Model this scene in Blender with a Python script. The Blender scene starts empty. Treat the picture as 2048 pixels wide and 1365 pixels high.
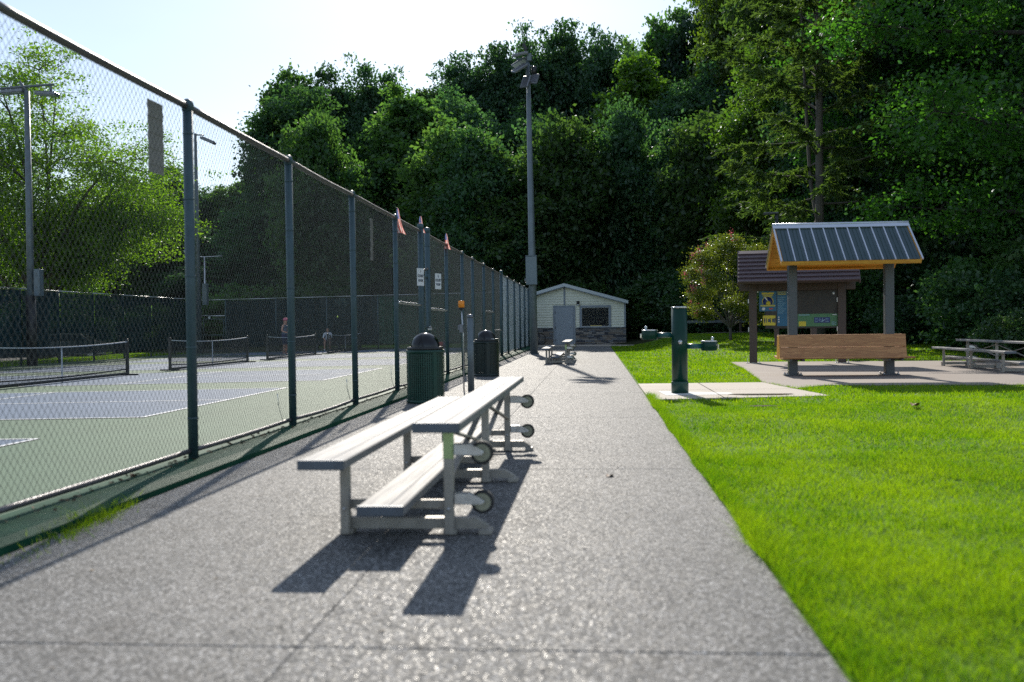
import bpy, math, random
import numpy as np
from mathutils import Vector, Matrix

R = math.radians
scene = bpy.context.scene
col = scene.collection
random.seed(7)

# ------------------------------------------------------------------ camera
cam_data = bpy.data.cameras.new('camera')
cam = bpy.data.objects.new('camera', cam_data)
col.objects.link(cam)
cam_data.sensor_width = 36.0
cam_data.lens = 35.0
cam_data.clip_end = 1500.0
cam_data.clip_start = 0.05
cam.matrix_world = (Matrix.Translation((0, 0, 1.15)) @ Matrix.Rotation(R(4.77), 4, 'Z')
                    @ Matrix.Rotation(R(90 - 0.878), 4, 'X') @ Matrix.Rotation(R(-0.7), 4, 'Z'))
cam_data.dof.use_dof = True
cam_data.dof.focus_distance = 45.0
cam_data.dof.aperture_fstop = 2.0
scene.camera = cam

# ------------------------------------------------------------------ sky and sun
SUN_EL, SUN_AZ = R(31), R(-8)                       # azimuth from +Y, towards +X positive
world = bpy.data.worlds.new('World')
scene.world = world
world.use_nodes = True
wn, wl = world.node_tree.nodes, world.node_tree.links
wn.clear()
w_out = wn.new('ShaderNodeOutputWorld')
w_bg = wn.new('ShaderNodeBackground')
w_sky = wn.new('ShaderNodeTexSky')
w_sky.sky_type = 'NISHITA'
w_sky.sun_disc = False
w_sky.sun_elevation = SUN_EL
w_sky.sun_rotation = SUN_AZ
w_sky.air_density = 1.0
w_sky.dust_density = 0.35
w_sky.ozone_density = 1.3
w_bg.inputs['Strength'].default_value = 0.05
# a thin veil of high summer cloud over the whole dome
w_tc = wn.new('ShaderNodeTexCoord')
w_mp = wn.new('ShaderNodeMapping'); w_mp.inputs['Scale'].default_value = (1.2, 1.2, 4.0)
w_nz = wn.new('ShaderNodeTexNoise'); w_nz.inputs['Scale'].default_value = 1.6; w_nz.inputs['Detail'].default_value = 5
w_rp = wn.new('ShaderNodeMapRange'); w_rp.inputs[1].default_value = .3; w_rp.inputs[2].default_value = .7; w_rp.inputs[3].default_value = 2.1; w_rp.inputs[4].default_value = 3.0
w_vm = wn.new('ShaderNodeVectorMath'); w_vm.operation = 'SCALE'; w_vm.inputs[0].default_value = (.84, .96, 1.12)
w_ad = wn.new('ShaderNodeVectorMath'); w_ad.operation = 'ADD'
wl.new(w_tc.outputs['Generated'], w_mp.inputs['Vector']); wl.new(w_mp.outputs[0], w_nz.inputs['Vector'])
wl.new(w_nz.outputs['Fac'], w_rp.inputs[0]); wl.new(w_rp.outputs[0], w_vm.inputs['Scale'])
wl.new(w_sky.outputs[0], w_ad.inputs[0]); wl.new(w_vm.outputs[0], w_ad.inputs[1])
wl.new(w_ad.outputs[0], w_bg.inputs['Color'])
wl.new(w_bg.outputs[0], w_out.inputs['Surface'])

sd = bpy.data.lights.new('sun', 'SUN')
sd.energy = 3.0
sd.angle = R(0.55)
sd.color = (1.0, 0.93, 0.82)
sun = bpy.data.objects.new('sun', sd)
col.objects.link(sun)
sun_dir = Vector((math.sin(SUN_AZ) * math.cos(SUN_EL), math.cos(SUN_AZ) * math.cos(SUN_EL), math.sin(SUN_EL)))
sun.rotation_euler = sun_dir.to_track_quat('Z', 'Y').to_euler()

vs = scene.view_settings
scene.display_settings.display_device = 'sRGB'
vs.view_transform = 'Standard'
vs.look = 'None'
vs.exposure = 1.1
vs.gamma = 1.0
vs.use_curve_mapping = False
scene.cycles.max_bounces = 8
scene.cycles.transparent_max_bounces = 24
scene.cycles.transmission_bounces = 6
scene.cycles.sample_clamp_indirect = 3.0
scene.cycles.caustics_reflective = False
scene.cycles.caustics_refractive = False
scene.cycles.use_denoising = False

# ------------------------------------------------------------------ helpers
def terrain(x, y):
    def ss(a, b, v):
        t = min(max((v - a) / (b - a), 0), 1)
        return t * t * (3 - 2 * t)
    return 0.62 * ss(28, 52, y) * ss(1.5, 5.5, x)

def court_z(x):
    return 0.05 - 0.0125 * max(0.0, -3.4 - x)


class MB:
    """collects boxes, tubes, lathes and plates for ONE mesh object"""
    def __init__(self):
        self.v, self.f, self.mi, self.sm = [], [], [], []

    def add(self, vs_, fs_, mi=0, smooth=False):
        o = len(self.v)
        self.v += [tuple(p) for p in vs_]
        for f in fs_:
            self.f.append(tuple(i + o for i in f))
            self.mi.append(mi)
            self.sm.append(smooth)
        return self

    def box(self, c, s, rot=None, mi=0, bev=0.0):
        """centre, full sizes; bev chamfers the twelve edges"""
        hx, hy, hz = s[0] / 2, s[1] / 2, s[2] / 2
        m = rot if rot is not None else Matrix.Identity(3)
        c = Vector(c)
        if bev <= 0:
            pts = [Vector((sx * hx, sy * hy, sz * hz)) for sx in (-1, 1) for sy in (-1, 1) for sz in (-1, 1)]
            fs_ = [(0, 1, 3, 2), (4, 6, 7, 5), (0, 4, 5, 1), (2, 3, 7, 6), (0, 2, 6, 4), (1, 5, 7, 3)]
            return self.add([c + m @ p for p in pts], fs_, mi)
        b = min(bev, hx * .9, hy * .9, hz * .9)
        pts, idx = [], {}
        for sx in (-1, 1):
            for sy in (-1, 1):
                for sz in (-1, 1):
                    for ax in range(3):
                        p = [sx * (hx - b), sy * (hy - b), sz * (hz - b)]
                        p[ax] = (sx * hx, sy * hy, sz * hz)[ax]
                        idx[(sx, sy, sz, ax)] = len(pts)
                        pts.append(Vector(p))
        fs_ = []
        S = (-1, 1)
        for s_ in S:
            fs_.append([idx[(s_, a, b_, 0)] for a, b_ in ((-1, -1), (1, -1), (1, 1), (-1, 1))][::s_])
            fs_.append([idx[(a, s_, b_, 1)] for a, b_ in ((-1, -1), (1, -1), (1, 1), (-1, 1))][::-s_])
            fs_.append([idx[(a, b_, s_, 2)] for a, b_ in ((-1, -1), (1, -1), (1, 1), (-1, 1))][::s_])
        for a in S:
            for b_ in S:
                fs_.append([idx[(a, b_, -1, 0)], idx[(a, b_, -1, 1)], idx[(a, b_, 1, 1)], idx[(a, b_, 1, 0)]])
                fs_.append([idx[(a, -1, b_, 0)], idx[(a, -1, b_, 2)], idx[(a, 1, b_, 2)], idx[(a, 1, b_, 0)]])
                fs_.append([idx[(-1, a, b_, 1)], idx[(-1, a, b_, 2)], idx[(1, a, b_, 2)], idx[(1, a, b_, 1)]])
        for a in S:
            for b_ in S:
                for c_ in S:
                    fs_.append([idx[(a, b_, c_, 0)], idx[(a, b_, c_, 1)], idx[(a, b_, c_, 2)]])
        return self.add([c + m @ p for p in pts], fs_, mi)

    def bar(self, p0, p1, w, h, mi=0, up=(0, 0, 1), bev=0.0):
        """a rectangular bar from p0 to p1"""
        p0, p1 = Vector(p0), Vector(p1)
        d = p1 - p0
        z = d.normalized()
        u = Vector(up)
        if abs(z.dot(u)) > 0.98:
            u = Vector((0, 1, 0))
        x = u.cross(z).normalized()
        y = z.cross(x)
        m = Matrix((x, y, z)).transposed()
        return self.box((p0 + p1) / 2, (w, h, d.length), m, mi, bev)

    def tube(self, pts, r, n=8, mi=0, caps=True, smooth=True):
        """round tube through pts; r a number or one per point"""
        pts = [Vector(p) for p in pts]
        k = len(pts)
        rs = [r] * k if not hasattr(r, '__len__') else list(r)
        vs_, fs_ = [], []
        px = None
        for i, p in enumerate(pts):
            t = (pts[min(i + 1, k - 1)] - pts[max(i - 1, 0)]).normalized()
            if px is None:
                a = Vector((0, 0, 1)) if abs(t.z) < 0.9 else Vector((1, 0, 0))
                px = t.cross(a).normalized()
            px = (px - t * px.dot(t)).normalized()
            py = t.cross(px)
            for j in range(n):
                q = 2 * math.pi * j / n
                vs_.append(p + (px * math.cos(q) + py * math.sin(q)) * rs[i])
        for i in range(k - 1):
            for j in range(n):
                a, b = i * n + j, i * n + (j + 1) % n
                fs_.append((a, b, b + n, a + n))
        self.add(vs_, fs_, mi, smooth)
        if caps:
            o = len(self.v) - k * n
            self.f.append(tuple(o + j for j in range(n))[::-1]); self.mi.append(mi); self.sm.append(False)
            self.f.append(tuple(o + (k - 1) * n + j for j in range(n))); self.mi.append(mi); self.sm.append(False)
        return self

    def lathe(self, prof, c=(0, 0, 0), n=24, mi=0, smooth=True, axis='Z'):
        """prof = [(radius, height), ...] turned about the axis"""
        vs_, fs_ = [], []
        k = len(prof)
        for r, h in prof:
            for j in range(n):
                q = 2 * math.pi * j / n
                a, b = r * math.cos(q), r * math.sin(q)
                p = (a, b, h) if axis == 'Z' else ((a, h, b) if axis == 'Y' else (h, a, b))
                vs_.append((p[0] + c[0], p[1] + c[1], p[2] + c[2]))
        for i in range(k - 1):
            for j in range(n):
                a, b = i * n + j, i * n + (j + 1) % n
                fs_.append((a, b, b + n, a + n))
        shut = prof[0] == prof[-1]
        if prof[0][0] > 1e-5 and not shut and abs(prof[0][1] - prof[1][1]) > 1e-9:
            fs_.append(tuple(range(n))[::-1])
        if prof[-1][0] > 1e-5 and not shut and abs(prof[-1][1] - prof[-2][1]) > 1e-9:
            fs_.append(tuple((k - 1) * n + j for j in range(n)))
        return self.add(vs_, fs_, mi, smooth)

    def prism(self, poly, z0, z1, mi=0, axis='Z', off=(0, 0, 0)):
        """polygon (a, b) pushed along the axis from z0 to z1"""
        n = len(poly)
        def P(a, b, h):
            p = (a, b, h) if axis == 'Z' else ((a, h, b) if axis == 'Y' else (h, a, b))
            return (p[0] + off[0], p[1] + off[1], p[2] + off[2])
        vs_ = [P(a, b, z0) for a, b in poly] + [P(a, b, z1) for a, b in poly]
        fs_ = [tuple(range(n))[::-1], tuple(range(n, 2 * n))]
        fs_ += [(i, (i + 1) % n, (i + 1) % n + n, i + n) for i in range(n)]
        return self.add(vs_, fs_, mi)

    def mesh(self, name, mats):
        me = bpy.data.meshes.new(name)
        me.from_pydata(self.v, [], self.f)
        for m in (mats if isinstance(mats, (list, tuple)) else [mats]):
            me.materials.append(m)
        me.polygons.foreach_set('material_index', self.mi)
        me.polygons.foreach_set('use_smooth', self.sm)
        me.update()
        import bmesh
        bm = bmesh.new(); bm.from_mesh(me)
        bmesh.ops.recalc_face_normals(bm, faces=bm.faces)
        bm.to_mesh(me); bm.free()
        return me

    def build(self, name, mats, parent=None, loc=(0, 0, 0), rot=None):
        return obj(name, self.mesh(name, mats), parent, loc, rot)


def obj(name, me, parent=None, loc=(0, 0, 0), rot=None):
    o = bpy.data.objects.new(name, me)
    col.objects.link(o)
    o.location = loc
    if rot is not None:
        o.rotation_euler = rot
    if parent is not None:
        o.parent = parent
    return o

def tag(o, label, cat, group=None):
    o['label'] = label
    o['category'] = cat
    if group:
        o['group'] = group
    return o

def thing(name, label, cat, loc=(0, 0, 0), rz=0.0, group=None):
    o = obj(name, None, None, loc, (0, 0, rz))
    o.empty_display_size = 0.2
    return tag(o, label, cat, group)

def struct(o):
    o['kind'] = 'structure'
    return o

def stuff(o):
    o['kind'] = 'stuff'
    return o

def dup(root, loc, rz=0.0, label=None, group=None, scale=None):
    def cp(o, parent):
        c = o.copy()
        col.objects.link(c)
        c.parent = parent
        for ch in list(o.children):
            cp(ch, c)
        return c
    r = cp(root, None)
    r.location = loc
    r.rotation_euler = (0, 0, rz)
    if scale:
        r.scale = scale
    if label:
        r['label'] = label
    if group:
        r['group'] = group
    return r

def np_mesh(name, verts, faces, mat, tint=None, smooth=False):
    """fast mesh from numpy arrays; faces all of one size"""
    me = bpy.data.meshes.new(name)
    n, k = faces.shape
    me.vertices.add(len(verts))
    me.vertices.foreach_set('co', np.ascontiguousarray(verts, dtype=np.float32).ravel())
    me.loops.add(n * k)
    me.loops.foreach_set('vertex_index', np.ascontiguousarray(faces, dtype=np.int32).ravel())
    me.polygons.add(n)
    me.polygons.foreach_set('loop_start', np.arange(0, n * k, k, dtype=np.int32))
    if tint is not None:
        a = me.attributes.new('tint', 'FLOAT', 'FACE')
        a.data.foreach_set('value', np.ascontiguousarray(tint, dtype=np.float32))
    me.materials.append(mat)
    me.update(calc_edges=True)
    me.validate()
    return me

# ------------------------------------------------------------------ materials
def new_mat(name):
    m = bpy.data.materials.new(name)
    m.use_nodes = True
    nt = m.node_tree
    return m, nt, nt.nodes, nt.links, nt.nodes['Principled BSDF']

def rgba(c):
    return (c[0], c[1], c[2], 1.0)

def mixc(nodes, links, fac, a, b):
    n = nodes.new('ShaderNodeMix')
    n.data_type = 'RGBA'
    for sock, v in ((n.inputs[0], fac), (n.inputs[6], a), (n.inputs[7], b)):
        if isinstance(v, bpy.types.NodeSocket):
            links.new(v, sock)
        elif isinstance(v, (int, float)):
            sock.default_value = v
        else:
            sock.default_value = rgba(v)
    return n.outputs[2]

def noise(nodes, links, scale, detail=4, rough=.6, coord='Object', stretch=None):
    tc = nodes.new('ShaderNodeTexCoord')
    n = nodes.new('ShaderNodeTexNoise')
    n.inputs['Scale'].default_value = scale
    n.inputs['Detail'].default_value = detail
    n.inputs['Roughness'].default_value = rough
    if stretch:
        mp = nodes.new('ShaderNodeMapping')
        mp.inputs['Scale'].default_value = stretch
        links.new(tc.outputs[coord], mp.inputs['Vector'])
        links.new(mp.outputs[0], n.inputs['Vector'])
    else:
        links.new(tc.outputs[coord], n.inputs['Vector'])
    return n.outputs['Fac']

def ramp(nodes, links, fac, stops):
    r = nodes.new('ShaderNodeValToRGB')
    el = r.color_ramp.elements
    while len(el) < len(stops):
        el.new(0.5)
    for e, (p, c) in zip(el, stops):
        e.position = p
        e.color = rgba(c) if hasattr(c, '__len__') else (c, c, c, 1)
    links.new(fac, r.inputs['Fac'])
    return r.outputs['Color']

def bump(nodes, links, b, height, strength=.3, dist=.01):
    n = nodes.new('ShaderNodeBump')
    n.inputs['Strength'].default_value = strength
    n.inputs['Distance'].default_value = dist
    links.new(height, n.inputs['Height'])
    links.new(n.outputs[0], b.inputs['Normal'])

def paint(name, c, rough=.5, metal=0.0, var=.18, scale=5.0, bmp=0.0, bscale=60.0, stretch=None, spec=.5, coat=0.0):
    m, nt, N, L, b = new_mat(name)
    f = noise(N, L, scale, 5, .65, stretch=stretch)
    lo = [x * (1 - var) for x in c]
    hi = [min(x * (1 + var), .95) for x in c]
    cc = ramp(N, L, f, [(.3, lo), (.7, hi)])
    L.new(cc, b.inputs['Base Color'])
    rr = ramp(N, L, f, [(.25, max(rough - .1, .03)), (.75, min(rough + .12, 1))])
    L.new(rr, b.inputs['Roughness'])
    b.inputs['Metallic'].default_value = metal
    b.inputs['Specular IOR Level'].default_value = spec
    b.inputs['Coat Weight'].default_value = coat
    if bmp:
        bump(N, L, b, noise(N, L, bscale, 4, .6, stretch=stretch), bmp, .004)
    return m

def leafmat(name, c1, c2, trans=.45, tgain=(1.5, 1.7, .7), gloss=.05, grough=.4, vary=True):
    """two-sided foliage: diffuse + translucent + a little gloss, hue by leaf"""
    m, nt, N, L, b = new_mat(name)
    N.remove(b)
    out = N['Material Output']
    at = N.new('ShaderNodeAttribute'); at.attribute_name = 'tint'
    oi = N.new('ShaderNodeObjectInfo')
    c = mixc(N, L, at.outputs['Fac'], c1, c2)
    hs = N.new('ShaderNodeHueSaturation')
    mr = N.new('ShaderNodeMapRange')
    mr.inputs[3].default_value = .475; mr.inputs[4].default_value = .52
    L.new(oi.outputs['Random'], mr.inputs[0])
    L.new(mr.outputs[0], hs.inputs['Hue'])
    L.new(c, hs.inputs['Color'])
    if vary:
        mv = N.new('ShaderNodeMath'); mv.operation = 'MULTIPLY_ADD'; mv.inputs[1].default_value = 47.31; mv.inputs[2].default_value = .13
        fv = N.new('ShaderNodeMath'); fv.operation = 'FRACT'
        rv = N.new('ShaderNodeMapRange'); rv.inputs[3].default_value = .72; rv.inputs[4].default_value = 1.38
        L.new(oi.outputs['Random'], mv.inputs[0]); L.new(mv.outputs[0], fv.inputs[0]); L.new(fv.outputs[0], rv.inputs[0]); L.new(rv.outputs[0], hs.inputs['Value'])
    d = N.new('ShaderNodeBsdfDiffuse')
    t = N.new('ShaderNodeBsdfTranslucent')
    g = N.new('ShaderNodeBsdfGlossy'); g.inputs['Roughness'].default_value = grough
    g.inputs['Color'].default_value = (.9, .95, 1, 1)
    L.new(hs.outputs[0], d.inputs['Color'])
    tm = N.new('ShaderNodeMix'); tm.data_type = 'RGBA'; tm.blend_type = 'MULTIPLY'
    tm.inputs[0].default_value = 1.0
    L.new(hs.outputs[0], tm.inputs[6]); tm.inputs[7].default_value = rgba(tgain)
    L.new(tm.outputs[2], t.inputs['Color'])
    m1 = N.new('ShaderNodeMixShader'); m1.inputs[0].default_value = trans
    L.new(d.outputs[0], m1.inputs[1]); L.new(t.outputs[0], m1.inputs[2])
    m2 = N.new('ShaderNodeMixShader'); m2.inputs[0].default_value = gloss
    L.new(m1.outputs[0], m2.inputs[1]); L.new(g.outputs[0], m2.inputs[2])
    L.new(m2.outputs[0], out.inputs['Surface'])
    return m

MT = {}
MT['alu'] = paint('aluminium', (.35, .33, .30), .5, .25, .22, 9, .06, 90, (1, .15, 1), .2)
MT['alu_plank'] = paint('ribbed aluminium plank', (.215, .215, .22), .6, .0, .24, 6, .15, 60, (6, .2, 1), .12)
MT['alu_cap'] = paint('grey end cap', (.10, .12, .15), .45, .3, .15, 8)
MT['alu_tarnish'] = paint('tarnished green aluminium', (.40, .52, .27), .42, .6, .3, 7)
MT['rubber'] = paint('black rubber', (.02, .02, .022), .7, 0, .3, 20)
MT['wheel_hub'] = paint('olive wheel hub', (.30, .30, .22), .6, 0, .2, 20)
MT['zinc'] = paint('zinc plated steel', (.55, .56, .58), .35, .9, .2, 12)
MT['fence_paint'] = paint('blue green fence paint', (.050, .088, .105), .42, .15, .25, 4)
MT['fence_rail'] = paint('weathered grey rail', (.135, .128, .135), .45, .55, .3, 5)
MT['fence_wire'] = paint('dull fence wire', (.13, .135, .13), .45, .5, .3, 9)
MT['wire_glint'] = paint('sun glint wire', (.42, .47, .52), .38, .85, .15, 9)  # lighter wire for the far section: sun glint put into its colour
MT['screen'] = None
MT['pole'] = paint('grey green pole paint', (.135, .165, .185), .42, .25, .18, 3, .04)
MT['pole_box'] = paint('grey cabinet paint', (.14, .18, .21), .45, .2, .12, 3)
MT['lamp_housing'] = paint('grey lamp housing', (.20, .21, .24), .4, .5, .15, 5)
MT['lamp_glass'] = paint('pale lamp lens', (.75, .78, .78), .15, 0, .08, 5)
MT['black'] = paint('black plastic', (.015, .016, .018), .35, 0, .3, 8)
MT['black_gloss'] = paint('black glossy dome', (.006, .007, .010), .06, 0, .3, 6, spec=.45, coat=.0)
MT['can_green'] = paint('dark green powder coat', (.006, .048, .034), .42, .05, .2, 6)
MT['can_dark'] = paint('black green powder coat', (.010, .022, .022), .38, .1, .2, 6)
MT['fountain_green'] = paint('forest green enamel', (.002, .036, .024), .3, 0, .15, 3, spec=.3, coat=.0)
MT['fountain_arm'] = paint('blue green enamel', (.015, .09, .10), .3, 0, .15, 4)
MT['steel'] = paint('polished steel', (.70, .70, .70), .18, 1.0, .08, 10)
MT['orange'] = paint('orange beacon lens', (.95, .28, .02), .3, 0, .12, 20)
MT['white'] = paint('white sheet', (.76, .78, .80), .5, 0, .06, 4)
MT['ink'] = paint('dark grey ink', (.06, .08, .11), .6, 0, .1, 9)
MT['tan_strip'] = paint('tan vinyl strip', (.30, .28, .26), .6, 0, .15, 8)
MT['shed_cream'] = paint('cream siding paint', (.80, .80, .68), .6, 0, .06, 2, .05)
MT['shed_grey'] = paint('blue grey trim paint', (.25, .29, .34), .5, 0, .08, 2)
MT['shed_roof'] = paint('pale grey metal roof', (.40, .45, .50), .4, .3, .1, 2)
MT['shutter'] = paint('black shutter slats', (.008, .012, .018), .5, .0, .2, 3, spec=.2)
MT['concrete'] = paint('pale concrete', (.42, .37, .315), .85, 0, .14, 1.3, .2, 40)
MT['concrete_pad'] = paint('buff concrete pad', (.25, .212, .185), .85, 0, .16, 1.1, .2, 40)
MT['chalk'] = paint('white cement patch', (.62, .62, .60), .8, 0, .1, 4)
MT['brown_post'] = paint('dark brown timber stain', (.075, .052, .042), .6, 0, .25, 3, .2, 30, (8, 8, .6))
MT['brown_roof'] = paint('purple brown roof board', (.115, .080, .088), .45, .1, .2, 3, .1, 30, (.6, 8, 8))
MT['steel_post'] = paint('charcoal steel post', (.085, .092, .105), .42, .3, .15, 3)
MT['roof_metal'] = paint('dark green grey roof steel', (.045, .075, .085), .24, .55, .12, 2)
MT['roof_rib'] = paint('bright roof rib', (.55, .58, .64), .2, .75, .1, 2)
MT['net_black'] = paint('black net cord', (.015, .016, .018), .7, 0, .2, 9)
MT['net_tape'] = paint('grey white net tape', (.56, .58, .62), .7, 0, .12, 5)
MT['bark'] = paint('grey brown bark', (.085, .068, .055), .9, 0, .35, 3, .6, 12, (3, 3, .5))
MT['bark_dark'] = paint('dark wet bark', (.045, .040, .036), .9, 0, .35, 3, .6, 12, (3, 3, .5))
MT['bark_pale'] = paint('grey cypress bark', (.11, .10, .09), .9, 0, .3, 3, .6, 12, (3, 3, .5))
MT['asphalt'] = paint('asphalt', (.05, .05, .052), .9, 0, .2, 2)
MT['skin'] = paint('skin', (.50, .27, .19), .55, 0, .06, 6)
MT['pink'] = paint('pink cloth', (.62, .16, .24), .8, 0, .12, 9)
MT['slate_cloth'] = paint('slate grey cloth', (.13, .17, .23), .8, 0, .1, 9)
MT['joint'] = paint('dirt filled joint', (.075, .072, .070), .95, 0, .2, 5)
MT['navy'] = paint('navy cloth', (.02, .03, .09), .8, 0, .15, 9)
MT['white_cloth'] = paint('white cloth', (.70, .72, .78), .8, 0, .08, 9)
MT['hair'] = paint('dark brown hair', (.03, .02, .014), .6, 0, .3, 30)
MT['red'] = paint('red fabric', (.45, .03, .03), .7, 0, .15, 9)
MT['ball'] = paint('yellow green ball', (.55, .75, .06), .5, 0, .05, 9)
def cloth_mat(name, c):
    m, nt, N, L, b = new_mat(name)
    N.remove(b)
    d = N.new('ShaderNodeBsdfDiffuse'); t = N.new('ShaderNodeBsdfTranslucent'); a = N.new('ShaderNodeMixShader')
    f = noise(N, L, 20, 3)
    cc = ramp(N, L, f, [(.3, [x * .85 for x in c]), (.7, [x * 1.1 for x in c])])
    L.new(cc, d.inputs[0]); L.new(cc, t.inputs[0]); a.inputs[0].default_value = .55
    L.new(d.outputs[0], a.inputs[1]); L.new(t.outputs[0], a.inputs[2]); L.new(a.outputs[0], N['Material Output'].inputs[0])
    return m
MT['flag_red'] = cloth_mat('red stripe cloth', (.80, .26, .22))
MT['flag_white'] = cloth_mat('white stripe cloth', (.78, .72, .70))
MT['flag_blue'] = cloth_mat('blue canton cloth', (.20, .26, .52))
MT['car_paint'] = paint('silver car paint', (.30, .32, .34), .25, .6, .05, 2, coat=1.0)
MT['car_glass'] = paint('dark car glass', (.02, .025, .03), .06, 0, .1, 2)
MT['lamp_red'] = paint('red tail lamp', (.5, .02, .02), .2, 0, .1, 5)
MT['bin_black'] = paint('black slatted plastic', (.02, .02, .023), .5, 0, .2, 6)
MT['poster_blue'] = paint('blue poster', (.02, .13, .24), .45, 0, .12, 4)
MT['poster_navy'] = paint('navy print', (.015, .03, .16), .45, 0, .1, 5)
MT['poster_yellow'] = paint('yellow print', (.62, .50, .04), .45, 0, .1, 5)
MT['poster_gold'] = paint('gold print', (.45, .40, .08), .45, 0, .1, 5)
MT['poster_green'] = paint('green poster', (.07, .20, .09), .45, 0, .12, 4)
MT['poster_pale'] = paint('pale blue print', (.25, .42, .52), .45, 0, .1, 5)
MT['board_black'] = paint('black notice board', (.012, .013, .014), .35, 0, .2, 4)
MT['yellow_card'] = paint('yellow card', (.60, .48, .14), .6, 0, .1, 6)


def wood_mat(name, c1, c2, grain_axis=0):
    m, nt, N, L, b = new_mat(name)
    st = [14, 14, 14]; st[grain_axis] = .8
    f = noise(N, L, 1.6, 6, .62, stretch=st)
    st2 = [3, 3, 3]; st2[grain_axis] = .35
    g = noise(N, L, 2.2, 3, .55, stretch=st2)
    w = N.new('ShaderNodeMath'); w.operation = 'MULTIPLY'; w.inputs[1].default_value = 9.0
    L.new(g, w.inputs[0])
    fr = N.new('ShaderNodeMath'); fr.operation = 'FRACT'
    L.new(w.outputs[0], fr.inputs[0])
    ad = N.new('ShaderNodeMath'); ad.operation = 'MULTIPLY_ADD'; ad.inputs[1].default_value = .45
    L.new(fr.outputs[0], ad.inputs[0]); L.new(f, ad.inputs[2])
    c = ramp(N, L, ad.outputs[0], [(.35, c1), (.85, c2)])
    L.new(c, b.inputs['Base Color'])
    b.inputs['Roughness'].default_value = .55
    bump(N, L, b, f, .2, .004)
    return m

MT['bench_wood'] = wood_mat('brown bench wood', (.60, .315, .13), (.38, .175, .07))
MT['pine'] = wood_mat('yellow pine board', (.78, .44, .07), (.58, .28, .04))


def aggregate_mat():
    m, nt, N, L, b = new_mat('exposed aggregate concrete')
    tc = N.new('ShaderNodeTexCoord')
    v1 = N.new('ShaderNodeTexVoronoi'); v1.inputs['Scale'].default_value = 92
    L.new(tc.outputs['Object'], v1.inputs['Vector'])
    sep = N.new('ShaderNodeSeparateColor'); L.new(v1.outputs['Color'], sep.inputs[0])
    peb = ramp(N, L, sep.outputs[0], [(.0, (.022, .022, .022)), (.25, (.085, .083, .081)), (.5, (.19, .182, .172)),
                                      (.75, (.29, .272, .25)), (.92, (.42, .405, .39)), (1, (.62, .60, .57))])
    edge = ramp(N, L, v1.outputs['Distance'], [(.35, 0.0), (.75, 1.0)])
    c = mixc(N, L, edge, peb, (.12, .118, .112))
    big = noise(N, L, .9, 5, .6)
    sh = ramp(N, L, big, [(.25, (.73, .76, .82)), (.45, (.90, .925, .965)), (.75, (1.05, 1.06, 1.09))])
    mu = N.new('ShaderNodeMix'); mu.data_type = 'RGBA'; mu.blend_type = 'MULTIPLY'; mu.inputs[0].default_value = 1
    st = ramp(N, L, noise(N, L, 2.3, 6, .7), [(.56, (1, 1, 1)), (.66, (.84, .83, .82))])
    m2 = N.new('ShaderNodeMix'); m2.data_type = 'RGBA'; m2.blend_type = 'MULTIPLY'; m2.inputs[0].default_value = 1
    L.new(sh, m2.inputs[6]); L.new(st, m2.inputs[7])
    L.new(c, mu.inputs[6]); L.new(m2.outputs[2], mu.inputs[7])
    L.new(mu.outputs[2], b.inputs['Base Color'])
    rr = ramp(N, L, sep.outputs[1], [(.0, .3), (.12, .6), (1, .9)])
    L.new(rr, b.inputs['Roughness'])
    b.inputs['Specular IOR Level'].default_value = .10
    iv = N.new('ShaderNodeMath'); iv.operation = 'SUBTRACT'; iv.inputs[0].default_value = 1
    L.new(v1.outputs['Distance'], iv.inputs[1])
    bump(N, L, b, iv.outputs[0], .28, .005)
    return m
MT['aggregate'] = aggregate_mat()


def court_mat(name, c):
    m, nt, N, L, b = new_mat(name)
    f = noise(N, L, .35, 6, .65)
    cc = ramp(N, L, f, [(.3, [x * .86 for x in c]), (.7, [x * 1.12 for x in c])])
    L.new(cc, b.inputs['Base Color'])
    b.inputs['Roughness'].default_value = .7
    b.inputs['Specular IOR Level'].default_value = .15
    bump(N, L, b, noise(N, L, 220, 3, .6), .25, .002)
    return m
MT['court_green'] = court_mat('faded green court', (.092, .150, .098))
MT['court_blue'] = court_mat('faded blue court', (.098, .142, .215))
MT['court_line'] = paint('white court line', (.74, .75, .76), .6, 0, .08, 3)
MT['kerb_green'] = None

def kerb_mat():
    m, nt, N, L, b = new_mat('chipped green kerb paint')
    f = noise(N, L, 3, 6, .7)
    g = noise(N, L, 26, 4, .7)
    c = ramp(N, L, f, [(.35, (.008, .050, .028)), (.6, (.014, .072, .040)), (.80, (.075, .075, .045))])
    d = ramp(N, L, g, [(.70, 0.0), (.76, 1.0)])
    c2 = mixc(N, L, d, c, (.22, .21, .18))
    b.inputs['Specular IOR Level'].default_value = .05
    L.new(c2, b.inputs['Base Color'])
    b.inputs['Roughness'].default_value = .6
    bump(N, L, b, g, .3, .004)
    return m
MT['kerb_green'] = kerb_mat()

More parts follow.
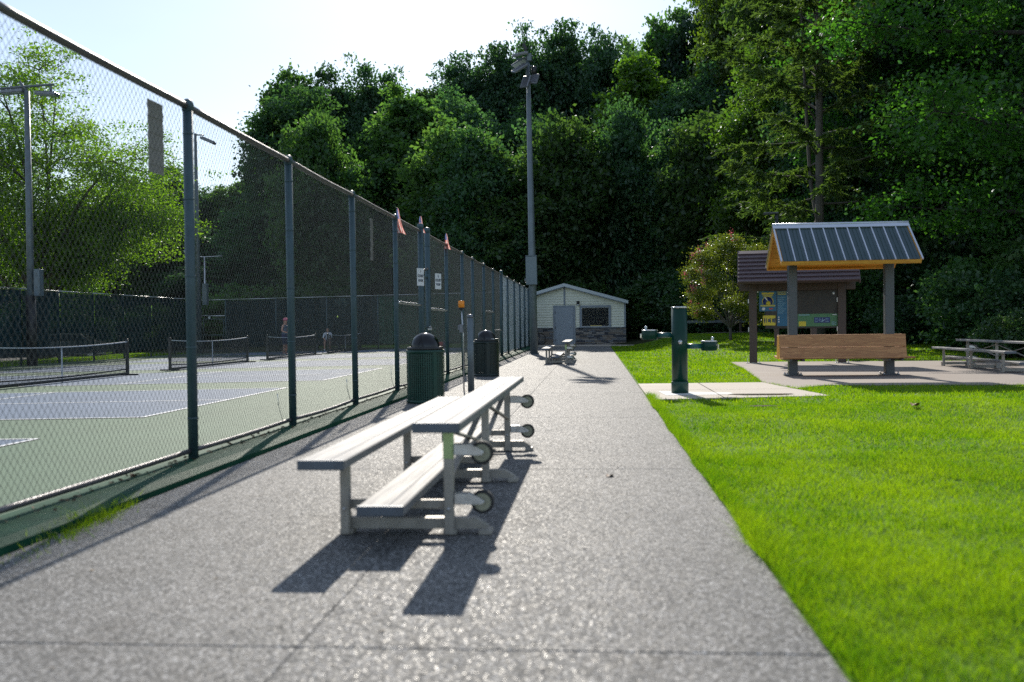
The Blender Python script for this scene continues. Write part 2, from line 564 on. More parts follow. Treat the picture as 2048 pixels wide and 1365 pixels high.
def screen_mat(name, c, seethru):
    m, nt, N, L, b = new_mat(name)
    N.remove(b)
    out = N['Material Output']
    f = noise(N, L, 1.2, 4, .6, stretch=(5, 5, .25))
    cc = ramp(N, L, f, [(.3, [x * .6 for x in c]), (.7, [x * 1.35 for x in c])])
    d = N.new('ShaderNodeBsdfDiffuse'); t = N.new('ShaderNodeBsdfTranslucent'); tr = N.new('ShaderNodeBsdfTransparent')
    L.new(cc, d.inputs[0]); L.new(cc, t.inputs[0])
    a = N.new('ShaderNodeMixShader'); a.inputs[0].default_value = .5
    L.new(d.outputs[0], a.inputs[1]); L.new(t.outputs[0], a.inputs[2])
    s = N.new('ShaderNodeMixShader'); s.inputs[0].default_value = seethru
    L.new(a.outputs[0], s.inputs[1]); L.new(tr.outputs[0], s.inputs[2])
    L.new(s.outputs[0], out.inputs['Surface'])
    return m
MT['screen'] = screen_mat('dark windscreen mesh', (.020, .042, .052), .10)
MT['screen_backlit'] = screen_mat('backlit green windscreen mesh', (.038, .115, .075), .12)  # brighter copy for the right-hand back bays: light from behind put into the colour

def ground_mat(name, stops, scale):
    m, nt, N, L, b = new_mat(name)
    f = noise(N, L, scale, 8, .68)
    L.new(ramp(N, L, f, stops), b.inputs['Base Color'])
    b.inputs['Roughness'].default_value = .95
    b.inputs['Specular IOR Level'].default_value = .15
    bump(N, L, b, noise(N, L, 9, 5, .7), .6, .05)
    return m
MT['forest_floor'] = ground_mat('forest floor', [(.3, (.018, .022, .010)), (.6, (.035, .040, .016)), (.8, (.055, .045, .025))], .5)
MT['lawn'] = ground_mat('lawn turf', [(.25, (.060, .125, .012)), (.55, (.095, .18, .018)), (.8, (.14, .21, .032))], 1.1)
MT['soil'] = ground_mat('bare soil', [(.3, (.035, .026, .018)), (.7, (.085, .065, .045))], 6)
MT['dirt_path'] = ground_mat('dirt path', [(.3, (.12, .10, .085)), (.7, (.20, .17, .15))], 2)

MT['grass'] = leafmat('grass blade', (.062, .150, .004), (.225, .300, .014), .58, (1.55, 1.75, .3), .015, .45, False)
MT['leaf_dark'] = leafmat('dark forest leaf', (.032, .082, .054), (.072, .140, .074), .45, (1.5, 1.8, .6), .02)
MT['leaf_mid'] = leafmat('mid green leaf', (.044, .108, .044), (.096, .160, .058), .52, (1.5, 1.8, .6), .02)
MT['leaf_bright'] = leafmat('bright green leaf', (.055, .120, .018), (.120, .180, .028), .55, (1.5, 1.7, .55), .04)
MT['leaf_elm'] = leafmat('yellow green elm leaf', (.085, .185, .018), (.17, .265, .034), .56, (1.5, 1.95, .45), .03, vary=False)
MT['leaf_gum'] = leafmat('broad gum leaf', (.036, .108, .026), (.08, .165, .036), .55, (1.5, 1.9, .5), .03, .4, vary=False)
MT['needle'] = leafmat('feathery cypress needle', (.048, .115, .026), (.10, .175, .044), .48, (1.4, 1.6, .7), .03, vary=False)
MT['leaf_myrtle'] = leafmat('olive myrtle leaf', (.085, .135, .020), (.19, .21, .036), .45, (1.4, 1.5, .6), .05, .35, vary=False)
MT['blossom'] = leafmat('pink blossom', (.45, .08, .14), (.60, .20, .24), .4, (1.2, 1.0, 1.0), .02, vary=False)
MT['leaf_under'] = leafmat('undergrowth leaf', (.030, .080, .040), (.066, .130, .054), .42, (1.5, 1.8, .6), .03)
# =================================================================== SETTING
def grid_sheet(name, x0, x1, y0, y1, nx, ny, zf, mat, off=0.0):
    xs = np.linspace(x0, x1, nx + 1); ys = np.linspace(y0, y1, ny + 1)
    vs_ = [(x, y, zf(x, y) + off) for y in ys for x in xs]
    fs_ = [(j * (nx + 1) + i, j * (nx + 1) + i + 1, (j + 1) * (nx + 1) + i + 1, (j + 1) * (nx + 1) + i)
           for j in range(ny) for i in range(nx)]
    me = bpy.data.meshes.new(name)
    me.from_pydata(vs_, [], fs_)
    me.materials.append(mat)
    for p in me.polygons:
        p.use_smooth = True
    return obj(name, me)

def poly_sheet(name, pts, z, mat, thick=0.0, parent=None):
    mb = MB()
    if thick:
        mb.prism(pts, z - thick, z)
    else:
        mb.add([(a, b, z) for a, b in pts], [tuple(range(len(pts)))])
    return mb.build(name, mat, parent)

def ground_z(x, y):
    if -24.5 < x < 1.0 and y < 56:
        return -0.5
    if x <= -24.5:
        return -0.28 - 0.3 * min(max((-x - 24.5) / 5, 0), 1)
    z = terrain(x, y) - 0.06
    return z + 1.0 * min(max((y - 66) / 60, 0), 1)

g = grid_sheet('ground', -300, 300, -60, 560, 150, 155, ground_z, MT['forest_floor'])
struct(g)
# finer strip of grass beyond the left fence and a parking lot behind it
gl = grid_sheet('grass_verge', -29, -22.7, -10, 64, 4, 40, lambda x, y: -0.235 - 0.02 * (-22.7 - x), MT['lawn']); struct(gl)
gb = grid_sheet('grass_verge', -22.7, -3.0, 54.72, 66, 12, 6, lambda x, y: court_z(x) - .03 + .02 * max(0, y - 57), MT['lawn']); struct(gb)
pk = grid_sheet('parking_lot', -60, -29, 20, 90, 4, 4, lambda x, y: -0.40, MT['asphalt']); struct(pk)

# lawn, with a soft unevenness and a dip
def lawn_z(x, y):
    w = min(max((x - 0.8) / .6, 0), 1)
    fade = 1.0
    b = 0.018 * math.sin(x * 1.7 + y * .9) + 0.014 * math.sin(x * .8 - y * 1.6 + 1) + .010 * math.sin(3.1 * x + 2.3 * y)
    if y > 14.6:
        fade = max(0.15, 1 - (y - 14.6) / 1.0)
    mound = 0.06 * math.exp(-((x - 5.2) / 2.6) ** 2 - ((y - 13.4) / 2.2) ** 2)
    return terrain(x, y) - 0.012 + w * (b * fade + mound * (1 if y < 15.4 else 0.3))
lw = grid_sheet('lawn', 0.8, 34, -4, 56, 120, 220, lawn_z, MT['lawn']); struct(lw)

# ---- the path: slabs of exposed aggregate
path = poly_sheet('path', [(-3.06, -6), (0.80, -6), (0.80, 53.2), (-3.06, 53.2)], -0.007, MT['joint'], .1)
struct(path)
ys = [-5.4, -0.95, 3.5, 7.95, 12.4, 16.85, 21.3, 25.75, 30.2, 34.65, 39.1, 43.55, 48.0, 53.2]
for i in range(len(ys) - 1):
    for (xa, xb) in ((-3.045, -1.0828), (-1.0812, 0.80)):
        mb = MB()
        mb.box(((xa + xb) / 2, (ys[i] + ys[i + 1]) / 2, -.04), (xb - xa, ys[i + 1] - ys[i] - .006, .08), bev=.004)
        mb.build('slab', MT['aggregate'], path)

# ---- courts
court = MB()
court.add([(-3.5, -6, court_z(-3.5)), (-3.5, 54.7, court_z(-3.5)), (-22.7, 54.7, court_z(-22.7)), (-22.7, -6, court_z(-22.7))], [(0, 1, 2, 3)])
court = court.build('court', MT['court_green']); struct(court)

def cquad(mb, x0, x1, y0, y1, h):
    mb.add([(x0, y0, court_z(x0) + h), (x1, y0, court_z(x1) + h), (x1, y1, court_z(x1) + h), (x0, y1, court_z(x0) + h)], [(0, 1, 2, 3)])
CX0, CX1, CNET = -5.82, -19.3, -12.56
court_starts = [-4.7, 3.9, 12.4, 21.0, 29.5, 38.1, 46.6]
for cy in court_starts:
    mb = MB(); cquad(mb, CX0, CX1, cy, cy + 6.1, .004)
    s = mb.build('court_surface', MT['court_blue']); struct(s)
    ln = MB(); w = .055
    def line(x0, x1, y0, y1):
        m = MB(); cquad(m, x0, x1, y0, y1, .008)
        m.build('court_line', MT['court_line'], s)
    line(CX0, CX0 - w, cy, cy + 6.1); line(CX1 + w, CX1, cy, cy + 6.1)
    line(CX0 - w, CX1 + w, cy, cy + w); line(CX0 - w, CX1 + w, cy + 6.1 - w, cy + 6.1)
    for kx in (CNET + 2.13, CNET - 2.13):
        line(kx + w / 2, kx - w / 2, cy + w, cy + 6.1 - w)
    line(CX0 - w, CNET + 2.13 + w / 2, cy + 3.05 - w / 2, cy + 3.05 + w / 2)
    line(CNET - 2.13 - w / 2, CX1 + w, cy + 3.05 - w / 2, cy + 3.05 + w / 2)

# ---- painted kerb between fence and path
mb = MB()
prof = [(-3.52, -.1), (-3.52, .062), (-3.16, .058), (-3.075, .035), (-3.05, -.1)]
n = 60
for i in range(n + 1):
    y = -6 + 60.6 * i / n
    for (a, b) in prof:
        mb.v.append((a + random.uniform(-.006, .006), y, b + random.uniform(-.003, .003)))
for i in range(n):
    for j in range(len(prof) - 1):
        a = i * len(prof) + j
        mb.f.append((a, a + 1, a + 1 + len(prof), a + len(prof))); mb.mi.append(0); mb.sm.append(False)
kerb = mb.build('kerb', MT['kerb_green']); struct(kerb)

# ---- concrete pads
FP = [(0.812, 15.1), (3.62, 15.75), (3.42, 17.3), (3.18, 19.35), (0.812, 19.2)]
fpad = poly_sheet('pavement', FP, .012, MT['concrete'], .12); struct(fpad)
jm = MB(); jm.add([(1.95, 15.42, .016), (1.965, 15.42, .016), (1.965, 19.2, .016), (1.95, 19.2, .016)], [(0, 1, 2, 3)])
jm.build('joint', MT['soil'], fpad)
jm = MB(); jm.add([(0.82, 17.25, .016), (3.4, 17.4, .016), (3.4, 17.412, .016), (0.82, 17.262, .016)], [(0, 1, 2, 3)])
jm.build('joint', MT['soil'], fpad)
SP = [(3.45, 17.5), (4.15, 18.45), (15, 17.4), (19, 22), (17, 27.8), (9.5, 29.2), (3.9, 29.6), (3.75, 26), (3.2, 19.36)]
spad = poly_sheet('pavement', SP, .010, MT['concrete_pad'], .12); struct(spad)
apron = poly_sheet('apron', [(-5.6, 53.3), (8.5, 53.3), (8.5, 58), (-5.6, 58)], .03, MT['concrete'], .2); struct(apron)
# white cement patch and wet patch by the drinking fountain
pt = poly_sheet('cement_patch', [(1.12, 15.95), (2.2, 16.1), (2.2, 16.5), (1.05, 16.95)], .0155, MT['chalk']); struct(pt)
wet_m, nt, N, L, b = new_mat('wet concrete')
b.inputs['Base Color'].default_value = (.055, .045, .035, 1); b.inputs['Roughness'].default_value = .22
wp = [(2.62 + .46 * math.cos(q) * (1 + .22 * math.sin(3 * q)), 16.02 + .20 * math.sin(q) * (1 + .3 * math.cos(2 * q))) for q in np.linspace(0, 2 * math.pi, 26)[:-1]]
pd = poly_sheet('puddle', wp, .0185, wet_m); struct(pd)
# far dirt walk in front of the woods
dw = grid_sheet('dirt_walk', 4.5, 40, 53.0, 55.4, 30, 3, lambda x, y: terrain(x, y) + .02 + .03 * math.sin(x), MT['dirt_path']); struct(dw)

# ---- bare soil patches in the lawn
for (x, y, r1, r2) in ((2.32, 13.95, .26, .20), (4.88, 10.3, .22, .2)):
    pts = [(x + r1 * math.cos(q) * random.uniform(.75, 1.2), y + r2 * math.sin(q) * random.uniform(.75, 1.2)) for q in np.linspace(0, 6.28, 15)[:-1]]
    m = MB(); m.add([(x, y, lawn_z(x, y) - .02 + .022)] + [(a, b_, lawn_z(a, b_) + .012) for a, b_ in pts], [(0, i + 1, (i + 1) % 14 + 1) for i in range(14)])
    struct(m.build('bare_soil', MT['soil']))

# =================================================================== CHAIN LINK FENCES
FZ = 3.03
def chain_mesh(name, length, z0, z1, w=.071, h=.078, r=.0017, barbs=True):
    """woven diamonds: zigzag wires, three-sided"""
    hw, hh = w / 2, h / 2
    nw = int(round(length / hw)); nl = int(round((z1 - z0) / hh))
    V, F = [], []
    tri = np.array([(math.cos(a), math.sin(a)) for a in (0.5, 2.6, 4.7)]) * r
    base = 0
    for k in range(nw):
        j = np.arange(nl + 1)
        yy = (k + ((j + k) % 2)) * hw
        xx = np.where((j + k) % 2 == 0, r * .9, -r * .9)
        zz = z0 + j * hh
        P = np.zeros((nl + 1, 3, 3))
        P[:, :, 0] = xx[:, None] + tri[None, :, 0]
        P[:, :, 1] = yy[:, None] + tri[None, :, 1] * 1.2
        P[:, :, 2] = zz[:, None]
        V.append(P.reshape(-1, 3))
        a = base + np.arange(nl)[:, None] * 3
        for e in range(3):
            e2 = (e + 1) % 3
            F.append(np.concatenate([a + e, a + e2, a + 3 + e2, a + 3 + e], 1))
        base += (nl + 1) * 3
    return np.concatenate(V), np.concatenate(F)

cv, cf = chain_mesh('chain', 3.0, .10, FZ + .045)
ME_CHAIN = np_mesh('chain_link', cv, cf, MT['fence_wire'])
ME_CHAIN_GLINT = np_mesh('chain_link_glint', cv, cf, MT['wire_glint'])
# coarser copy for the fences far behind the courts
cv2, cf2 = chain_mesh('chain', 3.0, .10, FZ, w=.071, h=.078, r=.0017)
ME_CHAIN_FAR = np_mesh('chain_link_far', cv2, cf2, MT['fence_wire'])

def post_mesh(r, h, cap=True):
    m = MB(); m.tube([(0, 0, 0), (0, 0, h)], r, 14)
    m.lathe([(r * 1.12, h - .06), (r * 1.14, h + .005), (r * .9, h + .03), (r * .25, h + .045)], n=14)
    for z in (.35, .95, 1.55, 2.2, 2.75):
        m.lathe([(r * 1.03, z - .008), (r * 1.07, z), (r * 1.03, z + .008)], n=14)
    return m.mesh('post', MT['fence_paint'])
ME_POST = post_mesh(.043, FZ - .03)
ME_POST_BIG = post_mesh(.058, FZ + .06)

def cap_mesh():
    m = MB()
    m.lathe([(.034, -.03), (.046, -.03), (.046, .03), (.034, .03)], n=16, axis='Y')
    m.tube([(0, 0, -.07), (0, 0, -.02)], .03, 10)
    return m.mesh('loop_cap', MT['fence_paint'])
ME_CAP = cap_mesh()

fence = thing('chain_link_fence', 'tall blue green chain link fence running along the left edge of the aggregate path', 'fence', (-3.4, 0, 0))
PY = [-3.8, -0.8, 2.2, 5.2, 8.16, 10.95, 13.9, 16.9, 19.4, 20.2, 22.8, 25.5, 27.8, 30.5, 33.4, 36.2, 39.0, 42.2, 45.4, 48.3, 51.3, 54.5]
for y in PY:
    big = y in (19.4, 20.2, 36.2, 54.5)
    p = obj('post', ME_POST_BIG if big else ME_POST, fence, (0, y, .05), (R(random.uniform(-.25, .25)), R(random.uniform(-.25, .25)), 0))
    if not big:
        obj('loop_cap', ME_CAP, p, (0, 0, FZ - .05))
for a, b in zip(PY[:-1], PY[1:]):
    if a == 19.4:
        continue
    o = obj('mesh_panel', ME_CHAIN_GLINT if a >= 36.2 else ME_CHAIN, fence, (-.052, a + .03, 0))
    o.scale = (1, (b - a - .06) / 3.0, 1)
    stuff(o)
def rail(ya, yb, z, r, mat, name, sag=0.0, x=0.0):
    k = 7
    pts = [(x, ya + (yb - ya) * i / k, z - sag * math.sin(math.pi * i / k)) for i in range(k + 1)]
    m = MB(); m.tube(pts, r, 12); return m.build(name, mat, fence)
for a, b in zip(PY[:-1], PY[1:]):
    if a == 19.4:
        continue
    rail(a, b, FZ, .029, MT['fence_rail'] if a < 36 else MT['zinc'], 'top_rail', random.uniform(.0, .02))
    rail(a, b, .125, .022, MT['fence_rail'], 'bottom_rail', random.uniform(.0, .02), -.02)
for a, b, z in ((16.9, 19.4, 1.58), (20.2, 22.8, 1.52), (33.4, 36.2, 1.0), (30.5, 33.4, 1.62)):
    rail(a + .05, b - .05, z, .026, MT['zinc'], 'brace_rail')
# coiled tension wire bulge at foot of some bays: loose mesh curl
for y in (13.6, 16.6, 10.6):
    m = MB(); m.tube([(.0, y, .13), (-.03, y - .05, .3), (-.02, y - .12, .45)], .004, 5); m.build('tie_wire', MT['zinc'], fence)

# gate leaf between the two thick posts
gate = thing('fence_gate', 'narrow chain link gate between two thick posts of the tall path fence', 'gate', (-3.4, 19.8, .05))
m = MB()
for y in (-.32, .32):
    m.tube([(0, y, .12), (0, y, 2.1)], .022, 10)
for z in (.12, 1.1, 2.1):
    m.tube([(0, -.32, z), (0, .32, z)], .022, 10)
m.build('gate_frame', MT['fence_paint'], gate)
m = MB(); m.tube([(0, -.4, 2.18), (0, .4, 2.3)], .03, 10); m.build('cross_rail', MT['fence_rail'], gate)
m = MB(); m.box((.05, .30, 1.05), (.08, .12, .05), bev=.01); m.tube([(.05, .22, 1.1), (.05, .42, 1.1)], .015, 8); m.build('latch', MT['zinc'], gate)
v3, f3 = chain_mesh('chain', .64, .12, 2.1)
o = obj('mesh_panel', np_mesh('chain_link_gate', v3, f3, MT['fence_wire']), gate, (-.03, -.32, 0)); stuff(o)

# woven strips on the fence
def strip(y, w, z0, z1, label):
    m = MB(); k = 9
    for i in range(k):
        za, zb = z0 + (z1 - z0) * i / k, z0 + (z1 - z0) * (i + 1) / k
        d = .004 * (i % 2)
        m.box((d, 0, (za + zb) / 2), (.006, w, zb - za + .006))
    o = m.build('vinyl_strip', MT['tan_strip'], None, (-3.466, y, 0), (R(.8), 0, 0)); tag(o, label, 'strip')
strip(7.72, .27, 2.40, 2.96, 'wide tan vinyl strip woven high in the fence left of the nearest post')
strip(15.4, .17, 2.2, 2.85, 'narrow pale vinyl strip woven high in the fence between the third and fourth posts')

# two white notices beside the gate
def letter_mesh(txt, size, mat, bold=0.0):
    c = bpy.data.curves.new('lettering', 'FONT')
    c.body = txt; c.size = size; c.align_x = 'CENTER'; c.align_y = 'CENTER'; c.offset = bold
    o = bpy.data.objects.new('lettering', c); col.objects.link(o)
    dg = bpy.context.evaluated_depsgraph_get()
    me = bpy.data.meshes.new_from_object(o.evaluated_get(dg))
    me.materials.clear(); me.materials.append(mat)
    bpy.data.objects.remove(o)
    return me
def notice(y, z, label, num):
    t = thing('notice_sign', label, 'sign', (-3.27, y, z), R(69), 'white notices by the fence gate')
    m = MB(); m.box((0, 0, 0), (.25, .006, .33), bev=.002); m.build('sheet', MT['white'], t)
    for s, zz, sz in ((num, .105, .06), ('COURT', .02, .066), ('RULES', -.065, .06)):
        obj('lettering', letter_mesh(s, sz, MT['ink'], .004), t, (0, -.0045, zz), (R(90), 0, 0))
notice(18.6, 2.09, 'white notice sheet on the near side of the fence gate', '1')
notice(20.72, 2.10, 'white notice sheet on the far side of the fence gate', '2')

# ---- flags on the top rail
def flag(y, zt, label, lean, fold, length=.46):
    t = thing('small_flag', label, 'flag', (-3.4, y, FZ), 0, 'small flags along the fence top')
    top = Vector((lean * .3, -.02, zt))
    m = MB(); m.tube([(0, 0, -.25), (0, 0, .05), tuple(top)], .006, 6); m.build('stick', MT['fence_rail'], t)
    # drooping cloth: u down the stick hang, v across
    mb = MB(); nu, nv = 14, 26
    L_, W_ = length, .30
    for i in range(nu + 1):
        u = i / nu
        for j in range(nv + 1):
            v = j / nv
            spread = .015 + .085 * u ** .8
            x = top.x + (v - .5) * spread * 1.5 + .02 * math.sin(v * 9 + u * 4) * u + fold * u * u * .25
            yy = top.y + .03 * math.sin(v * 14 + u * 2) * (.3 + u) + fold * .05 * u
            z = top.z - u * L_ - (v - .5) ** 2 * .16 * u
            mb.v.append((x, yy, z))
    for i in range(nu):
        for j in range(nv):
            a = i * (nv + 1) + j
            mb.f.append((a, a + 1, a + nv + 2, a + nv + 1)); mb.sm.append(True)
            if i < 6 and j < 17:
                mb.mi.append(2)
            else:
                mb.mi.append(0 if (j // 2) % 2 == 0 else 1)
    mb.build('cloth', [MT['flag_red'], MT['flag_white'], MT['flag_blue']], t)
flag(17.0, .17, 'small drooping striped flag over the fourth fence post, nearest of the three flags', .1, .25, .42)
flag(19.45, .30, 'small drooping striped flag over the near gate post', .0, .05, .30)
flag(22.75, .26, 'small drooping striped flag just beyond the gate, farthest of the three', .05, .1, .34)

# ---- back fence and left fence round the courts
def far_bay(f, loc, rz, length, tilt, screen, z0=.34, z1=2.98):
    o = obj('mesh_panel', ME_CHAIN_FAR, f, loc, (tilt, 0, rz)); o.scale = (1, length / 3.0, 1); stuff(o)
    m = MB(); nx, nz = 22, 6
    for j in range(nz + 1):
        for i in range(nx + 1):
            yy = .03 + (length - .06) * i / nx
            zz = z0 + (z1 - z0) * j / nz - (.03 * math.sin(math.pi * i / nx) if j == nz else 0) + (.02 * math.sin(i * 1.3) if j == 0 else 0)
            xx = .05 + .018 * math.sin(i * .9 + j * .3) + random.uniform(-.008, .008)
            m.v.append((xx, yy, zz))
    for j in range(nz):
        for i in range(nx):
            a = j * (nx + 1) + i
            m.f.append((a, a + 1, a + nx + 2, a + nx + 1)); m.mi.append(0); m.sm.append(True)
    m.build('windscreen', screen, f, loc, (tilt, 0, rz))

back = thing('chain_link_fence', 'far chain link fence with green windscreens across the end of the courts', 'fence', (0, 54.5, 0))
XB = [-3.4, -6.2, -9.1, -12.0, -14.9, -17.8, -20.7, -22.2]
for i, x in enumerate(XB):
    obj('post', ME_POST, back, (x, 0, court_z(x) - .05))
for i, (a, b) in enumerate(zip(XB[:-1], XB[1:])):
    za, zb = court_z(a) - .05, court_z(b) - .05
    m = MB(); m.tube([(a, 0, za + FZ), (b, 0, zb + FZ)], .022, 8); m.build('top_rail', MT['zinc'], back)
    if i < 6:
        far_bay(back, (a, .03, za), R(90), a - b, (zb - za) / (a - b), MT['screen_backlit'] if i < 3 else MT['screen'])
# small gate frame at the far corner
fg = thing('court_gate', 'metal gate frame with cross bars at the far left corner of the courts', 'gate', (-21.4, 54.5, court_z(-21.4)))
m = MB()
for x in (-.58, .58):
    m.tube([(x, 0, .1), (x, 0, 1.9)], .025, 8)
for z in (.12, 1.0, 1.9):
    m.tube([(-.58, 0, z), (.58, 0, z)], .025, 8)
m.build('gate_frame', MT['fence_paint'], fg)
m = MB(); m.tube([(-.68, 0, 2.08), (.68, 0, 2.08)], .03, 8); m.build('lintel_bar', MT['zinc'], fg)
m = MB(); m.box((-.25, .02, 1.98), (.12, .05, .16), bev=.01); m.build('closer', MT['white'], fg)

left = thing('chain_link_fence', 'chain link fence with dark windscreens along the far left side of the courts', 'fence', (-22.5, 0, court_z(-22.5)))
YL = [22.5, 25.5, 28.5, 31.5, 34.4, 37.4, 40.2, 43.1, 46.0, 48.9, 51.7, 54.5]
for y in YL:
    obj('post', ME_POST, left, (0, y, 0))
for a, b in zip(YL[:-1], YL[1:]):
    m = MB(); m.tube([(0, a, FZ), (0, b, FZ)], .024, 8); m.build('top_rail', MT['zinc'], left)
    far_bay(left, (0, a, 0), 0, b - a, 0, MT['screen'])

# ---- nets
def net_mesh():
    m = MB(); Lh = 6.5
    def top(y): return .90 - .07 * (1 - (2 * y / Lh - 1) ** 2)
    r = .0032
    nv = 120
    for i in range(nv + 1):
        y = Lh * i / nv
        m.bar((0, y, .10), (0, y, top(y) - .02), r * 2, r * 2)
    for j in range(15):
        zz = .12 + j / 15
        pts = [Lh * k / 12 for k in range(13)]
        for a, b in zip(pts[:-1], pts[1:]):
            m.bar((0, a, .1 + (top(a) - .12) * j / 15), (0, b, .1 + (top(b) - .12) * j / 15), r * 2, r * 2)
    return m.mesh('net', MT['net_black']), top, Lh
ME_NET, net_top, NL = net_mesh()
net = thing('pickleball_net', 'nearest black court net, cut off by the left edge of the photo', 'net', (CNET, 19.2, court_z(CNET) + .008), 0, 'black court nets in a row')
stuff(obj('netting', ME_NET, net, (0, .1, 0)))
pts = [NL * k / 16 for k in range(17)]
m = MB()
for a, b in zip(pts[:-1], pts[1:]):
    m.bar((0, a + .1, net_top(a)), (0, b + .1, net_top(b)), .055, .022)
m.build('top_tape', MT['net_tape'], net)
m = MB(); m.box((0, NL / 2 + .1, net_top(NL / 2) / 2), (.012, .05, net_top(NL / 2)), bev=.002); m.build('centre_strap', MT['net_tape'], net)
for y in (0.05, NL + .15):
    m = MB(); m.box((0, y, .475), (.075, .085, .95), bev=.012); m.lathe([(.04, .95), (.03, .975), (.0, .98)], (0, y, 0), 10)
    m.box((0, y, .02), (.6, .06, .04), bev=.008)
    m.build('post', MT['black'], net)
m = MB(); m.box((0, NL / 2 + .1, .05), (.06, NL + .05, .07), bev=.01); m.build('base_rail', MT['black'], net)
m = MB()
for a, b in zip(pts[:-1], pts[1:]):
    m.bar((.01, a + .1, .17 - .05 * math.sin(math.pi * a / NL)), (.01, b + .1, .17 - .05 * math.sin(math.pi * b / NL)), .012, .03)
m.build('bottom_tape', MT['net_black'], net)
dup(net, (CNET, 28.5, court_z(CNET) + .008), 0, 'second nearest black court net, behind the nearest tall fence post')
dup(net, (CNET, 37.3, court_z(CNET) + .008), 0, 'third black court net, with a person in a pink cap behind it')
dup(net, (CNET, 46.0, court_z(CNET) + .008), 0, 'farthest black court net, in front of the green windscreens')

# dead leaves and grit caught along the fence foot
rng = np.random.default_rng(41)
n = 900
xy = np.stack([-3.40 + rng.normal(size=n) * .05, rng.uniform(1, 40, n) ** 1.0], 1)
P_ = np.concatenate([xy, np.full((n, 1), .068)], 1)
t_ = rng.normal(size=(n, 3)) * np.array([1, 1, .25]); t_ /= np.linalg.norm(t_, axis=1, keepdims=True)
u_ = np.cross(t_, rng.normal(size=(n, 3))); u_ /= np.linalg.norm(u_, axis=1, keepdims=True)
s_ = rng.uniform(.008, .028, (n, 1))
V_ = np.stack([P_ - t_ * s_, P_ - u_ * s_ * .5, P_ + t_ * s_, P_ + u_ * s_ * .5], 1).reshape(-1, 3)
V_[:, 2] = np.maximum(V_[:, 2], .064)
stuff(obj('leaf_litter', np_mesh('leaf_litter', V_, np.arange(4 * n).reshape(-1, 4), paint('dry leaf litter', (.10, .06, .035), .85, 0, .4, 30))))

# a few dry leaf bits blown over the path
n = 120
xy = np.stack([rng.uniform(-3.0, .8, n), 2.5 + 30 * rng.uniform(size=n) ** 1.5], 1)
P_ = np.concatenate([xy, np.full((n, 1), .006)], 1)
t_ = rng.normal(size=(n, 3)) * np.array([1, 1, .15]); t_ /= np.linalg.norm(t_, axis=1, keepdims=True)
u_ = np.cross(t_, np.array([0, 0, 1.0]) + rng.normal(size=(n, 3)) * .2); u_ /= np.linalg.norm(u_, axis=1, keepdims=True)
s_ = rng.uniform(.006, .020, (n, 1))
V_ = np.stack([P_ - t_ * s_, P_ - u_ * s_ * .5, P_ + t_ * s_, P_ + u_ * s_ * .5], 1).reshape(-1, 3)
V_[:, 2] = np.maximum(V_[:, 2], .003)
stuff(obj('leaf_litter', np_mesh('path_litter', V_, np.arange(4 * n).reshape(-1, 4), paint('dry leaf bits', (.14, .095, .05), .85, 0, .4, 30))))
